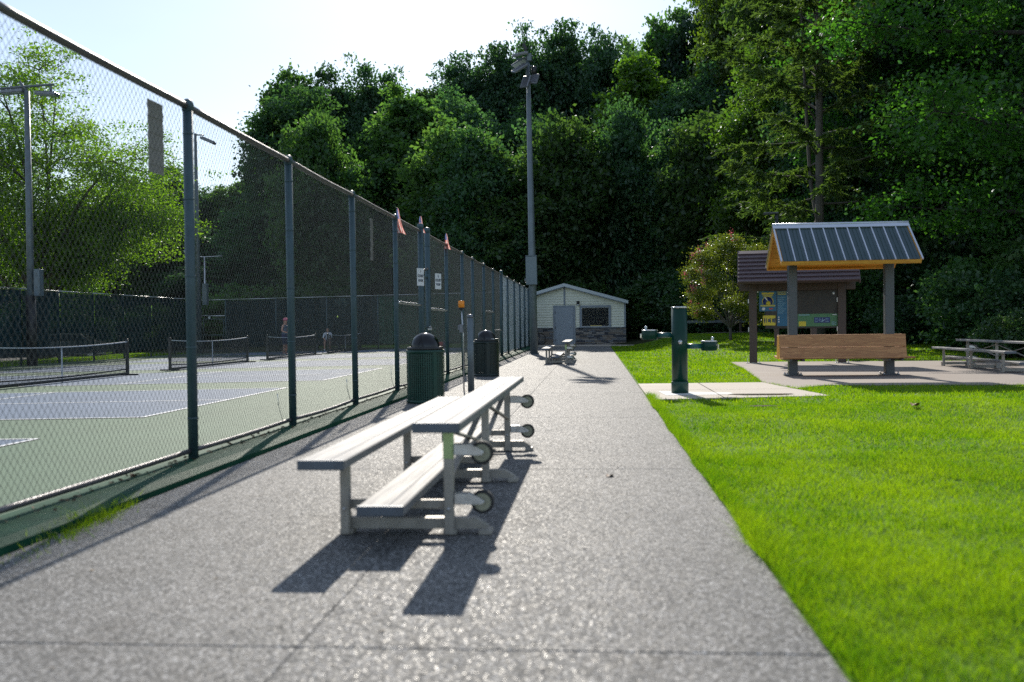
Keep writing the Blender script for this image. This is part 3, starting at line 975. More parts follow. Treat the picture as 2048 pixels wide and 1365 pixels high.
# =================================================================== BLEACHERS
PLANK = [(-.1205, .0), (-.1205, .04), (-.112, .045), (-.04, .0425), (-.036, .045), (.036, .045), (.04, .0425), (.112, .045), (.1205, .04), (.1205, .0)]
def bleacher(loc, label, group):
    t = thing('aluminium_bleacher', label, 'bleacher', loc, 0, group)
    y0, y1 = -.42, 4.12
    for name, x, z in (('seat_plank', 0.0, .425), ('foot_plank', .305, .19), ('seat_plank', .60, .615)):
        m = MB(); m.prism(PLANK, y0 + .012, y1 - .012, axis='Y')
        p = m.build(name, MT['alu_plank'], t, (x, 0, z))
        for ye in (y0, y1):
            c = MB(); c.box((0, ye, .021), (.245, .024, .052), bev=.004); c.build('end_cap', MT['alu_cap'], p)
    for k, y in enumerate((0.0, 1.83, 3.66)):
        m = MB(); m.box((.02, y, .215), (.053, .053, .42), bev=.006); m.build('leg', MT['alu'], t)
        m = MB(); m.box((.60, y, .31), (.053, .053, .61), bev=.006)
        lg = m.build('leg', MT['alu'], t)
        for (lx, lz) in ((.02, .385), (.02, .15), (.60, .575), (.60, .15)):
            c = MB(); c.lathe([(.0, -.012), (.009, -.010), (.010, .0)], (0, 0, 0), 8, axis='Y')
            c.build('bolt', MT['zinc'], lg, (lx, y - .0265, lz))
        if k == 0:
            c = MB(); c.box((.60, y, .50), (.056, .056, .16), bev=.006); c.build('stained_sleeve', MT['alu_tarnish'], lg)
        m = MB(); m.box((.30, y + .045, .165), (.60, .03, .05), bev=.004); m.build('cross_bar', MT['alu'], t)
        m = MB()
        m.prism([(-.02, .03), (-.02, .09), (.74, .09), (.81, .045), (.81, .03)], y + .03, y + .09, axis='Y')
        br = m.build('base_rail', MT['alu'], t)
        for xx in (.02, .60, .795):
            c = MB(); c.box((xx, y + .05, .016), (.075, .10, .032), bev=.006); c.build('pad', MT['alu'], br)
        if k != 1:
            for zz in (.475, .205):
                m = MB()
                m.box((.675, y, zz), (.09, .05, .065), bev=.004)
                m.prism([(.715, zz - .03), (.715, zz + .03), (.765, zz + .012), (.80, zz - .012), (.78, zz - .03)], y - .028, y - .020, axis='Y')
                m.prism([(.715, zz - .03), (.715, zz + .03), (.765, zz + .012), (.80, zz - .012), (.78, zz - .03)], y + .020, y + .028, axis='Y')
                m.tube([(.785, y - .04, zz - .018), (.785, y + .04, zz - .018)], .009, 8)
                cb = m.build('caster_bracket', MT['zinc'], t)
                w = MB()
                w.lathe([(.048, -.016), (.060, -.018), (.065, -.010), (.065, .010), (.060, .018), (.048, .016), (.048, -.016)], (.785, y, zz - .018), 24, 0, axis='Y')
                w.lathe([(.010, -.014), (.050, -.014)], (.785, y, zz - .018), 24, 1, axis='Y')
                w.lathe([(.010, .014), (.050, .014)], (.785, y, zz - .018), 24, 1, axis='Y')
                w.build('wheel', [MT['rubber'], MT['wheel_hub']], cb)
    for ya, yb in ((0.0, 1.83), (1.83, 3.66)):
        for a, b in (((ya + .03, .57), (yb - .03, .30)), ((ya + .03, .30), (yb - .03, .57))):
            m = MB(); m.bar((.60 + (.008 if a[1] > .5 else -.008), a[0], a[1]), (.60 + (.008 if a[1] > .5 else -.008), b[0], b[1]), .010, .038, up=(1, 0, 0)); m.build('brace', MT['alu'], t)
    return t
bl = bleacher((-1.41, 5.42, 0), 'nearest silver aluminium bleacher with black wheels, standing in the foreground of the path', 'low aluminium bleachers')
dup(bl, (-1.47, 29.7, 0), 0, 'small distant aluminium bleacher on the path in front of the shed')
dup(bl, (8.72, 22.2, .012), 0, 'aluminium bleacher at the right edge on the buff concrete pad under the dark trees')

# =================================================================== LITTER CANS
def litter_can(loc, green, label, rz=0.0):
    t = thing('litter_can', label, 'trash can', loc, rz, 'domed litter cans beside the fence')
    rad, h = .285, .80
    V, F = [], []
    nc, nr = 52, 26
    m = MB()
    hz = (h - .10) / nr
    # expanded steel: crossing flat strands
    for d in (1, -1):
        for k in range(nc):
            for j in range(nr):
                a0 = 2 * math.pi * (k + d * (j % 2) * .5 + (0 if d == 1 else .5)) / nc
                a0 = 2 * math.pi * (k + .5 * (j % 2 if d == 1 else (j + 1) % 2)) / nc
                a1 = a0 + (2 * math.pi / nc) * .5 * (1 if (j % 2 == 0) == (d == 1) else -1)
                z0, z1 = .05 + j * hz, .05 + (j + 1) * hz
                wd = .0088 / rad
                o = len(m.v)
                for (a, z) in ((a0 - wd, z0), (a0 + wd, z0), (a1 + wd, z1), (a1 - wd, z1)):
                    m.v.append((rad * math.cos(a), rad * math.sin(a), z))
                m.f.append((o, o + 1, o + 2, o + 3)); m.mi.append(0); m.sm.append(False)
    stuff(m.build('lattice', green, t))
    for z0, z1 in ((.0, .05), (h - .05, h)):
        c = MB(); c.lathe([(rad - .012, z0), (rad + .006, z0), (rad + .006, z1), (rad - .012, z1), (rad - .012, z0)], n=40); c.build('band', green, t)
    c = MB()
    for k in range(4):
        a = k * math.pi / 2 + .5
        c.box((rad * math.cos(a), rad * math.sin(a), h / 2), (.012, .05, h - .06), Matrix.Rotation(a, 3, 'Z'))
    c.build('upright', green, t)
    c = MB(); c.lathe([(.0, .11), (.225, .11), (.255, .74), (.25, .78), (.235, .76)], n=36); c.build('liner', MT['black'], t)
    c = MB(); c.lathe([(.27, h), (.278, h + .012), (.276, h + .045), (.225, h + .05), (.215, h + .05)], n=40)
    ld = c.build('lid_rim', MT['black'], t)
    # dome with a swing opening
    c = MB(); n, k = 40, 14
    rd, zb = .222, h + .045
    for i in range(k + 1):
        q = math.pi / 2 * i / k
        for j in range(n):
            a = 2 * math.pi * j / n
            c.v.append((rd * math.cos(q) * math.cos(a), rd * math.cos(q) * math.sin(a), zb + rd * .98 * math.sin(q)))
    for i in range(k):
        for j in range(n):
            a, b = i * n + j, i * n + (j + 1) % n
            hole = 1 <= i <= 7 and (j < 5 or j >= n - 5)
            c.f.append((a, b, b + n, a + n)); c.mi.append(1 if hole else 0); c.sm.append(True)
    dm = c.build('dome', [MT['black_gloss'], MT['black']], t)
    c = MB(); c.box((.205, 0, zb + .005), (.10, .28, .02), bev=.005); c.build('opening_lip', MT['zinc'], dm)
    return t
litter_can((-2.57, 14.95, 0), MT['can_green'], 'nearer green mesh litter can with a shiny black dome lid', R(100))
litter_can((-2.50, 22.8, 0), MT['can_dark'], 'farther black green mesh litter can with an open dome lid, behind the grey bollard', R(-15))

# =================================================================== BOLLARD AND BEACON
t = thing('bollard', 'plain grey steel bollard with rounded top standing between the two litter cans', 'bollard', (-2.21, 17.6, 0))
m = MB(); m.lathe([(.058, 0), (.058, 1.31)], n=20); m.build('shaft', MT['pole'], t)
m = MB(); m.lathe([(.061, 1.305), (.061, 1.335), (.045, 1.358), (.0, 1.366)], n=20); m.build('cap', MT['lamp_housing'], t)
t = thing('beacon_post', 'thin steel pole carrying an orange beacon light beside the grey bollard', 'beacon', (-2.34, 17.62, 0))
m = MB(); m.tube([(0, 0, 0), (.0, 0, 1.02), (-.03, 0, 1.50)], .013, 8); m.build('pole', MT['zinc'], t)
m = MB(); m.box((-.03, -.02, 1.11), (.07, .05, .15), bev=.008); m.box((-.075, -.02, 1.13), (.03, .045, .09), bev=.008); m.build('switch_box', MT['lamp_housing'], t)
m = MB(); m.lathe([(.05, 1.45), (.055, 1.465), (.045, 1.485)], (-.03, 0, 0), 16); m.build('lamp_base', MT['black'], t)
m = MB(); m.lathe([(.048, 1.485), (.056, 1.495), (.056, 1.59), (.048, 1.605), (.0, 1.608)], (-.03, 0, 0), 20); m.build('lens', MT['orange'], t)

# =================================================================== LIGHT POLES
def flood(name, parent, c, rot, s=(.64, .44, .08)):
    """a flat led floodlight: housing, lens and cooling fins"""
    m = MB()
    m.box((0, 0, 0), s, bev=.02)
    for i in range(9):
        m.box((-s[0] * .4 + s[0] * .8 * i / 8, 0, s[2] / 2 + .018), (.012, s[1] * .8, .035))
    m.box((0, 0, -s[2] / 2 - .004), (s[0] * .88, s[1] * .86, .01), mi=1)
    return m.build(name, [MT['lamp_housing'], MT['lamp_glass']], parent, c, rot)

t = thing('court_light_pole', 'tall grey floodlight pole rising between the fence and the small far bleacher', 'light pole', (-2.42, 39.5, 0))
t.rotation_euler = (0, R(-.55), 0)
H = 11.75
m = MB(); m.tube([(0, 0, 0), (0, 0, 3.0), (0, 0, H)], [.155, .15, .075], 16); pl = m.build('pole', MT['pole'], t)
m = MB(); m.box((0, 0, .01), (.46, .46, .03), bev=.006)
for sx in (-.18, .18):
    for sy in (-.18, .18):
        m.lathe([(.02, 0), (.02, .06)], (sx, sy, .02), 6)
m.build('base_plate', MT['pole'], t)
m = MB(); m.box((-.02, -.22, 3.32), (.44, .22, 1.12), bev=.012); m.box((-.02, -.22, 3.90), (.46, .24, .025), bev=.005)
cb = m.build('cabinet', MT['pole_box'], t)
m = MB(); m.tube([(-.25, -.25, 3.0), (-.27, -.34, 3.0), (-.27, -.34, 2.85), (-.25, -.25, 2.85)], .012, 6); m.build('handle', MT['zinc'], cb)
m = MB(); m.tube([(-.22, -.25, 3.88), (-.36, -.2, 3.72), (-.5, -.1, 3.55)], .006, 5); m.build('cable', MT['black'], cb)
m = MB(); m.tube([(-.45, -.1, H - .08), (.2, .0, H + .05)], .035, 10); m.tube([(-.35, .25, H - .35), (.2, -.1, H - .35)], .03, 10)
m.box((.06, 0, H), (.2, .2, .3), bev=.02); m.build('cross_arm', MT['pole'], t)
flood('floodlight', t, (-.30, -.10, H + .12), (R(12), R(-12), R(8)))
flood('floodlight', t, (-.32, .30, H - .14), (R(-15), R(-22), R(-25)))
flood('floodlight', t, (-.32, -.22, H - .45), (R(20), R(-32), R(14)))
flood('floodlight', t, (-.10, -.05, H - .95), (R(10), R(-68), R(40)), (.52, .42, .08))
flood('floodlight', t, (.26, -.05, H - .85), (R(70), R(10), R(-15)), (.30, .44, .08))
m = MB(); m.lathe([(.10, -.12), (.115, -.1), (.115, .12), (.06, .16)], (.24, -.02, H - .52), 14); m.build('horn', MT['black'], t)
m = MB(); m.box((-.10, 0, H + .42), (.12, .16, .30), Matrix.Rotation(R(-22), 3, 'Y'), bev=.02); m.tube([(0, 0, H), (-.08, 0, H + .4)], .02, 8); m.build('sensor', MT['black'], t)

t = thing('court_light_pole', 'blue grey light pole at the far left with two flat lamps and a black sleeve', 'light pole', (-22.05, 37.4, court_z(-22)))
H = 10.75
m = MB(); m.tube([(0, 0, 0), (0, 0, H)], [.15, .105], 14); m.build('pole', MT['pole'], t)
m = MB(); m.tube([(0, 0, 0), (0, 0, 2.75)], .19, 14); m.build('sleeve', MT['bin_black'], t)
m = MB(); m.box((.36, -.05, 3.25), (.24, .3, 1.05), bev=.01); m.build('cabinet', MT['pole_box'], t)
m = MB(); m.tube([(-1.2, 0, H + .12), (1.1, 0, H + .22)], .05, 8); m.tube([(-.28, 0, H + .35), (0, 0, H)], .06, 8); m.tube([(.98, 0, H + .2), (.98, 0, H - .05)], .05, 8); m.build('cross_arm', MT['pole'], t)
flood('lamp_head', t, (.82, 0, H - .14), (0, R(4), 0), (.84, .4, .12))
flood('lamp_head', t, (-.55, 0, H - .02), (0, R(-3), 0), (.9, .4, .12))

t = thing('court_light_pole', 'slim light pole with one drooping lamp seen just beside the nearest fence post', 'light pole', (-22.15, 54.2, court_z(-22)))
H = 12.3
m = MB(); m.tube([(0, 0, 0), (0, 0, H)], [.21, .075], 14); m.build('pole', MT['pole'], t)
m = MB(); m.box((.42, 0, 3.3), (.26, .3, 1.2), bev=.01); m.build('cabinet', MT['pole_box'], t)
m = MB(); m.tube([(0, 0, H - .08), (.5, 0, H - .1)], .04, 8); m.build('arm', MT['pole'], t)
flood('lamp_head', t, (.72, 0, H - .42), (0, R(24), 0), (.85, .42, .14))
t = thing('street_lamp', 'small T shaped lamp post far behind the left corner of the courts', 'street lamp', (-29.2, 72.8, -.3))
m = MB(); m.tube([(0, 0, 0), (0, 0, 6.9)], [.09, .06], 10); m.build('pole', MT['zinc'], t)
m = MB(); m.tube([(-1.3, 0, 7.2), (-1.0, 0, 6.95), (0, 0, 6.9), (1.4, 0, 6.95)], .04, 8); m.build('arm', MT['zinc'], t)
m = MB(); m.lathe([(.0, 7.5), (.2, 7.42), (.22, 7.22), (.1, 7.15)], (-1.4, 0, 0), 12); m.build('lamp_head', MT['lamp_housing'], t)
t = thing('street_lamp', 'dark lamp post with a flat head rising behind the notice kiosk roof', 'street lamp', (7.0, 39.0, .3))
m = MB(); m.tube([(0, 0, 0), (0, 0, 5.0)], [.09, .07], 10); m.build('pole', MT['steel_post'], t)
m = MB(); m.box((-.22, 0, 5.05), (.55, .3, .07), bev=.015); m.box((-.36, 0, 5.005), (.24, .2, .03), bev=.005); m.build('lamp_head', MT['steel_post'], t)

# =================================================================== DRINKING FOUNTAIN
t = thing('drinking_fountain', 'dark green cylinder drinking fountain with two side basins on the pale concrete pad', 'drinking fountain', (1.38, 16.5, .012))
m = MB(); m.lathe([(.130, .18), (.130, 1.40)], n=36); cl = m.build('column', MT['fountain_green'], t)
m = MB(); m.lathe([(.14, .0), (.140, .18), (.136, .192), (.12, .195)], n=36); m.build('base_sleeve', MT['can_green'], t)
m = MB(); m.lathe([(.131, 1.395), (.134, 1.41), (.128, 1.418), (.0, 1.42)], n=36); m.build('cap', MT['steel'], t)
m = MB(); m.lathe([(.034, -.142), (.034, -.132)], (-.0, 0, .84), 20, axis='Y'); m.lathe([(.0, -.165), (.020, -.158), (.026, -.142)], (0, 0, .84), 18, axis='Y'); m.build('push_button', MT['steel'], t)
m = MB()
for dx in (-.075, .075):
    for dz in (-.028, .028):
        yy = -math.sqrt(.131 ** 2 - dx ** 2)
        m.lathe([(.0, yy - .006), (.007, yy)], (dx, 0, .845 + dz), 8, axis='Y')
m.build('bolt', MT['steel'], t)
for sx, zc in ((-1, .955), (1, .765)):
    m = MB(); m.tube([(sx * .11, .02, zc), (sx * .36, .02, zc)], .042, 16); m.build('arm', MT['fountain_arm'], t)
    m = MB(); m.lathe([(.0, zc - .075), (.125, zc - .075), (.132, zc - .065), (.132, zc + .075), (.125, zc + .085), (.11, zc + .08), (.10, zc + .06), (.0, zc + .045)], (sx * .48, .02, 0), 32)
    bs = m.build('basin', MT['fountain_green'], t)
    m = MB(); m.lathe([(.133, zc + .074), (.136, zc + .08), (.13, zc + .089), (.122, zc + .09)], (sx * .48, .02, 0), 32); m.build('rim', MT['steel'], bs)
    bx = sx * .48 + (-.065 if sx < 0 else .055)
    m = MB(); m.tube([(bx, .0, zc + .05), (bx, .0, zc + .115)], .016, 10); m.lathe([(.0, zc + .155), (.022, zc + .148), (.026, zc + .128), (.016, zc + .108)], (bx, 0, 0), 14); m.build('bubbler', MT['steel'], bs)
    m = MB(); m.box((sx * .625, .02, zc - .01), (.03, .05, .07), bev=.008); m.build('lever', MT['steel'], bs)

# =================================================================== BENCH SHELTER
SX, SY, SZ = 5.22, 21.75, .010
t = thing('bench_shelter', 'wooden bench shelter with a ribbed dark metal gable roof on two charcoal posts', 'shelter', (SX, SY, SZ), R(-1.2))
for x in (-1.0, 1.0):
    m = MB(); m.box((x, 0, 1.25), (.185, .185, 2.5), bev=.012); p = m.build('post', MT['steel_post'], t)
    m = MB(); m.box((x, 0, .012), (.36, .36, .024), bev=.004); m.build('base_plate', MT['steel_post'], p)
    for sx in (-.145, .145):
        for sy in (-.145, .145):
            c = MB(); c.lathe([(.022, .02), (.022, .045), (.012, .05), (.012, .07), (.0, .072)], (x + sx, sy, 0), 6); c.build('bolt', MT['zinc'], p)
RW, RH, EV = 1.36, .80, 1.03           # half length, rise, half span
EZ = 2.40
sl = math.atan2(RH, EV)
for x in (-1.0, 1.0):
    # steel brackets carrying the roof, seen at the gable ends
    for s in (-1, 1):
        m = MB(); m.bar((x - .02, s * .06, 2.42), (x - .02, s * .70, 2.52), .10, .14); m.build('rafter_bracket', MT['steel_post'], t)
    m = MB(); m.bar((x, -.55, 2.50), (x, .0, 2.98), .10, .12); m.build('rafter', MT['steel_post'], t)
    m = MB(); m.bar((x, .55, 2.50), (x, .0, 2.98), .10, .12); m.build('rafter', MT['steel_post'], t)
slope_len = math.hypot(EV, RH)
for s in (-1, 1):
    rot = Matrix.Rotation(-s * -sl if s < 0 else -sl, 3, 'X')
    ux = Vector((0, s * EV, -RH)).normalized()          # down the slope
    nz = Vector((0, s * RH, EV)).normalized()
    def P(x, d, h):
        q = Vector((x, 0, EZ + RH)) + ux * d + nz * h
        return tuple(q)
    # pine ceiling boards under the steel, each a board along the roof
    nb = 8
    for k in range(nb):
        d0, d1 = slope_len * k / nb + .004, slope_len * (k + 1) / nb - .004
        m = MB()
        a = [P(-RW, d0, -.045), P(-RW, d1, -.045), P(-RW, d1, -.012), P(-RW, d0, -.012)]
        b = [P(RW, d0, -.045), P(RW, d1, -.045), P(RW, d1, -.012), P(RW, d0, -.012)]
        m.add(a + b, [(0, 1, 2, 3), (4, 5, 6, 7), (0, 1, 5, 4), (1, 2, 6, 5), (2, 3, 7, 6), (3, 0, 4, 7)])
        m.build('ceiling_board', MT['pine'], t)
    # fascia and barge boards
    m = MB(); m.bar(P(-RW - .02, slope_len + .012, -.05), P(RW + .02, slope_len + .012, -.05), .10, .03, up=tuple(ux)); m.build('fascia_board', MT['pine'], t)
    for sx in (-1, 1):
        m = MB(); m.bar(P(sx * (RW + .012), .0, -.055), P(sx * (RW + .012), slope_len, -.055), .026, .11, up=tuple(nz)); m.build('barge_board', MT['pine'], t)
        m = MB(); m.bar(P(sx * (RW + .03), .0, .008), P(sx * (RW + .03), slope_len + .03, .008), .035, .03, up=tuple(nz)); m.build('edge_trim', MT['roof_rib'], t)
    # steel sheets between ribs
    npan = 11
    pw = 2 * RW / npan
    for k in range(npan):
        x0, x1 = -RW + k * pw + .012, -RW + (k + 1) * pw - .012
        m = MB()
        prof = []
        for i in range(13):
            u = i / 12
            hgt = .006 + (.007 if i in (4, 8) else 0)
            prof.append((x0 + (x1 - x0) * u, hgt))
        vs_ = [P(x, .03, h) for x, h in prof] + [P(x, slope_len + .03, h) for x, h in prof] + [P(x, .03, 0) for x, h in prof] + [P(x, slope_len + .03, 0) for x, h in prof]
        q = len(prof)
        fs_ = []
        for i in range(q - 1):
            fs_.append((i, i + 1, q + i + 1, q + i)); fs_.append((2 * q + i, 2 * q + i + 1, 3 * q + i + 1, 3 * q + i))
            fs_.append((q + i, q + i + 1, 3 * q + i + 1, 3 * q + i))
        m.add(vs_, fs_); m.build('roof_panel', MT['roof_metal'], t)
    for k in range(1, npan):
        x = -RW + k * pw
        m = MB()
        pr = [(-.019, .0), (-.011, .026), (.011, .026), (.019, .0)]
        vs_ = [P(x + a, .02, h) for a, h in pr] + [P(x + a, slope_len + .032, h) for a, h in pr]
        m.add(vs_, [(0, 1, 5, 4), (1, 2, 6, 5), (2, 3, 7, 6), (0, 1, 2, 3), (4, 5, 6, 7)]); m.build('roof_rib', MT['roof_rib'], t)
    m = MB()
    vs_ = [P(-RW - .05, -.005, .034), P(RW + .05, -.005, .034), P(RW + .05, .13, .032), P(-RW - .05, .13, .032), P(RW + .05, .13, .012), P(-RW - .05, .13, .012)]
    m.add(vs_, [(0, 1, 2, 3), (3, 2, 4, 5)]); m.build('ridge_cap', MT['roof_rib'], t)
m = MB(); m.tube([(-RW - .05, 0, EZ + RH + .035), (RW + .05, 0, EZ + RH + .035)], .028, 10); m.build('ridge_roll', MT['roof_rib'], t)
m = MB(); m.bar((-RW + .02, 0, EZ + RH - .10), (RW - .02, 0, EZ + RH - .10), .05, .14); m.build('ridge_beam', MT['pine'], t)
# double bench with sloped backs
bw = 1.30
for s in (-1, 1):
    def B(x, a, z): return (x, s * a, z)
    # two back planks leaning, and a rolled seat plank
    for z0, z1, y0, y1 in ((.612, .865, .150, .105), (.385, .598, .215, .155)):
        m = MB()
        th = .032
        q = [(y0, z0), (y1, z1), (y1 + th, z1 + .004), (y0 + th, z0)]
        vs_ = [B(-bw, a, z) for a, z in q] + [B(bw, a, z) for a, z in q]
        m.add(vs_, [(0, 1, 2, 3), (4, 5, 6, 7), (0, 1, 5, 4), (1, 2, 6, 5), (2, 3, 7, 6), (3, 0, 4, 7)])
        m.build('back_plank', MT['bench_wood'], t)
    m = MB()
    q = [(.215, .375), (.25, .355), (.62, .375), (.63, .392), (.62, .412), (.25, .392), (.215, .41)]
    vs_ = [B(-bw, a, z) for a, z in q] + [B(bw + (.06 if s < 0 else 0), a, z) for a, z in q]
    k = len(q)
    m.add(vs_, [tuple(range(k)), tuple(range(k, 2 * k))] + [(i, (i + 1) % k, (i + 1) % k + k, i + k) for i in range(k)])
    m.build('seat_plank', MT['bench_wood'], t)
    for x in (-bw + .012, bw - .012):
        m = MB()
        q = [(.05, .84), (.104, .855), (.155, .60), (.213, .39), (.30, .352), (.05, .352)]
        m.prism([(s * a, z) for a, z in q], x - .018, x + .018, axis='X'); m.build('end_panel', MT['pine'], t)
for x in (-.87, -1.13, .87, 1.13):
    m = MB(); m.box((x, 0, .345), (.05, 1.1, .05), bev=.006); m.build('bench_bracket', MT['steel_post'], t)

# =================================================================== NOTICE KIOSK
t = thing('notice_kiosk', 'brown notice kiosk with a purple brown boarded gable roof and poster boards', 'kiosk', (5.62, 28.35, .010), R(-9))
for x in (-1.19, 1.19):
    m = MB(); m.box((x, 0, 1.12), (.215, .215, 2.24), bev=.012); p = m.build('post', MT['brown_post'], t)
    m = MB(); m.box((x - .16, -.02, .06), (.015, .2, .13)); m.box((x + .16, -.02, .06), (.015, .2, .13)); m.box((x, 0, .008), (.40, .24, .014)); m.build('base_bracket', MT['zinc'], p)
    m = MB()
    for z in (1.75, .95):
        m.box((x - .12, -.03, z), (.03, .07, .13), bev=.006)
    m.build('hinge_plate', MT['zinc'], p)
m = MB(); m.box((0, 0, 2.16), (3.1, .16, .26), bev=.015); m.build('beam', MT['brown_post'], t)
kw, kr, ke, kz = 1.58, .92, .98, 2.24
for s in (-1, 1):
    ux = Vector((0, s * ke, -kr)).normalized(); nz = Vector((0, s * kr, ke)).normalized(); sl_ = math.hypot(ke, kr)
    def K(x, d, h):
        return tuple(Vector((x, 0, kz + kr)) + ux * d + nz * h)
    nrow = 8
    for k in range(nrow):
        d0, d1 = sl_ * k / nrow, sl_ * (k + 1) / nrow + .02
        q = [(d0, .0), (d0, .012), (d1, .062), (d1, .018)]
        vs_ = [K(-kw, d, h) for d, h in q] + [K(kw, d, h) for d, h in q]
        m = MB(); m.add(vs_, [(0, 1, 2, 3), (4, 5, 6, 7), (0, 1, 5, 4), (1, 2, 6, 5), (2, 3, 7, 6), (3, 0, 4, 7)])
        m.build('roof_board', MT['brown_roof'], t)
    m = MB(); m.add([K(-kw + .02, 0, -.01), K(kw - .02, 0, -.01), K(kw - .02, sl_, -.01), K(-kw + .02, sl_, -.01), K(-kw + .02, 0, -.05), K(kw - .02, 0, -.05), K(kw - .02, sl_, -.05), K(-kw + .02, sl_, -.05)],
                    [(0, 1, 2, 3), (4, 5, 6, 7), (0, 1, 5, 4), (1, 2, 6, 5), (2, 3, 7, 6), (3, 0, 4, 7)]); m.build('roof_deck', MT['brown_post'], t)
    for sx in (-1, 1):
        m = MB(); m.bar(K(sx * (kw + .005), 0, -.03), K(sx * (kw + .005), sl_ + .02, -.03), .03, .10, up=tuple(nz)); m.build('barge_board', MT['brown_roof'], t)
        m = MB(); m.bar((sx * 1.42, s * .08, 2.30), (sx * 1.42, s * .86, 2.30), .09, .12); m.build('bracket', MT['pole'], t)
# boards and posters
m = MB(); m.box((.12, .03, 1.50), (1.96, .05, 1.06), bev=.008); bd = m.build('board', MT['board_black'], t)
m = MB(); m.box((-.55, .06, .78), (.12, .08, .60)); m.build('board_leg', MT['brown_post'], t)
m = MB(); m.box((.45, .06, .80), (.16, .1, .60)); m.build('board_leg', MT['brown_post'], t)
def plate(name, x0, x1, z0, z1, mat, lift, parent, rx=0):
    m = MB(); m.box(((x0 + x1) / 2, -lift, (z0 + z1) / 2), (x1 - x0, .004, z1 - z0)); return m.build(name, mat, parent)
p = plate('poster', -1.02, -.55, 1.46, 2.02, MT['poster_blue'], .004, t)
plate('banner', -.95, -.62, 1.93, 1.985, MT['poster_yellow'], .009, p); plate('banner', -.92, -.65, 1.875, 1.92, MT['poster_gold'], .009, p)
m = MB(); m.lathe([(.135, -.010), (.135, -.006)], (-.785, 0, 1.73), 30, axis='Y'); m.build('medal_field', MT['poster_navy'], p)
m = MB()
for k in range(22):
    a0, a1 = math.pi * (-.12 + 1.24 * k / 22), math.pi * (-.12 + 1.24 * (k + 1) / 22)
    q = [(-.785 + r * math.cos(a), 1.73 + r * math.sin(a)) for r, a in ((.135, a0), (.16, a0), (.16, a1), (.135, a1))]
    m.prism(q, -.013, -.009, axis='Y')
m.box((-.785, -.011, 1.615), (.40, .005, .05)); m.build('wreath', MT['poster_gold'], p)
m = MB(); m.lathe([(.062, -.017), (.062, -.012)], (-.77, 0, 1.685), 20, axis='Y'); m.build('medal', MT['poster_yellow'], p)
for dx in (-.045, -.02, .005):
    m = MB(); m.bar((-.775, -.014, 1.73), (-.83 + dx, -.014, 1.85), .012, .003, up=(0, 1, 0)); m.build('ribbon', MT['white'] if dx < 0 else MT['poster_gold'], p)
m = MB(); m.lathe([(.045, -.011), (.045, -.007)], (-.90, 0, 1.525), 18, axis='Y'); m.build('emblem', MT['white'], p)
m = MB(); m.box((-.70, -.009, 1.53), (.10, .004, .035)); m.build('emblem', MT['lamp_red'], p)
p = plate('poster', -.53, -.26, 1.04, 2.02, MT['poster_blue'], .004, t)
for k in range(3):
    plate('text_line', -.52, -.28, 1.985 - .035 * k, 2.003 - .035 * k, MT['poster_gold'], .009, p)
for k in range(9):
    plate('text_line', -.52, -.30 - .04 * (k % 3), 1.84 - .055 * k, 1.853 - .055 * k, MT['poster_pale'], .009, p)
for k in range(3):
    m = MB(); m.lathe([(.022, -.011), (.022, -.007)], (-.49, 0, 1.29 - .065 * k), 12, axis='Y'); m.build('emblem', MT['white'], p)
p = plate('poster', -.92, -.58, 1.06, 1.34, MT['poster_yellow'], .004, t)
for k, (w_, h_) in enumerate(((.03, .13), (.02, .12), (.05, .09), (.02, .12), (.05, .10), (.03, .13))):
    x = -.89 + .055 * k
    plate('glyph', x, x + w_, 1.20 - h_ / 2, 1.20 + h_ / 2, MT['ink'], .009, p)
p = plate('poster', .02, 1.08, 1.02, 1.37, MT['poster_green'], .004, t)
plate('heading', .05, .34, 1.33, 1.35, MT['poster_pale'], .009, p); plate('card', .05, .24, 1.03, 1.16, MT['poster_yellow'], .009, p)
d = plate('diagram', .46, .88, 1.12, 1.27, MT['poster_navy'], .009, p)
d2 = MB()
for (x, z, w_, h_) in ((.52, 1.23, .08, .012), (.52, 1.15, .08, .012), (.61, 1.20, .012, .12), (.68, 1.20, .012, .12), (.80, 1.23, .09, .012), (.80, 1.15, .09, .012), (.67, 1.195, .38, .008)):
    d2.box((x, -.014, z), (w_, .003, h_))
d2.prism([(.62, 1.14), (.70, 1.16), (.76, 1.22), (.70, 1.20)], -.018, -.013, axis='Y')
d2.build('line_art', MT['poster_pale'], p)
for k in range(4):
    plate('text_line', .92, 1.05, 1.06 + .025 * k, 1.068 + .025 * k, MT['poster_pale'], .009, p)
plate('heading', .95, 1.06, 1.33, 1.35, MT['white'], .009, p)
m = MB(); m.lathe([(.03, -.03), (.035, -.01), (.02, .01)], (.98, 0, 1.93), 12, axis='Y'); m.build('lamp', MT['white'], t)

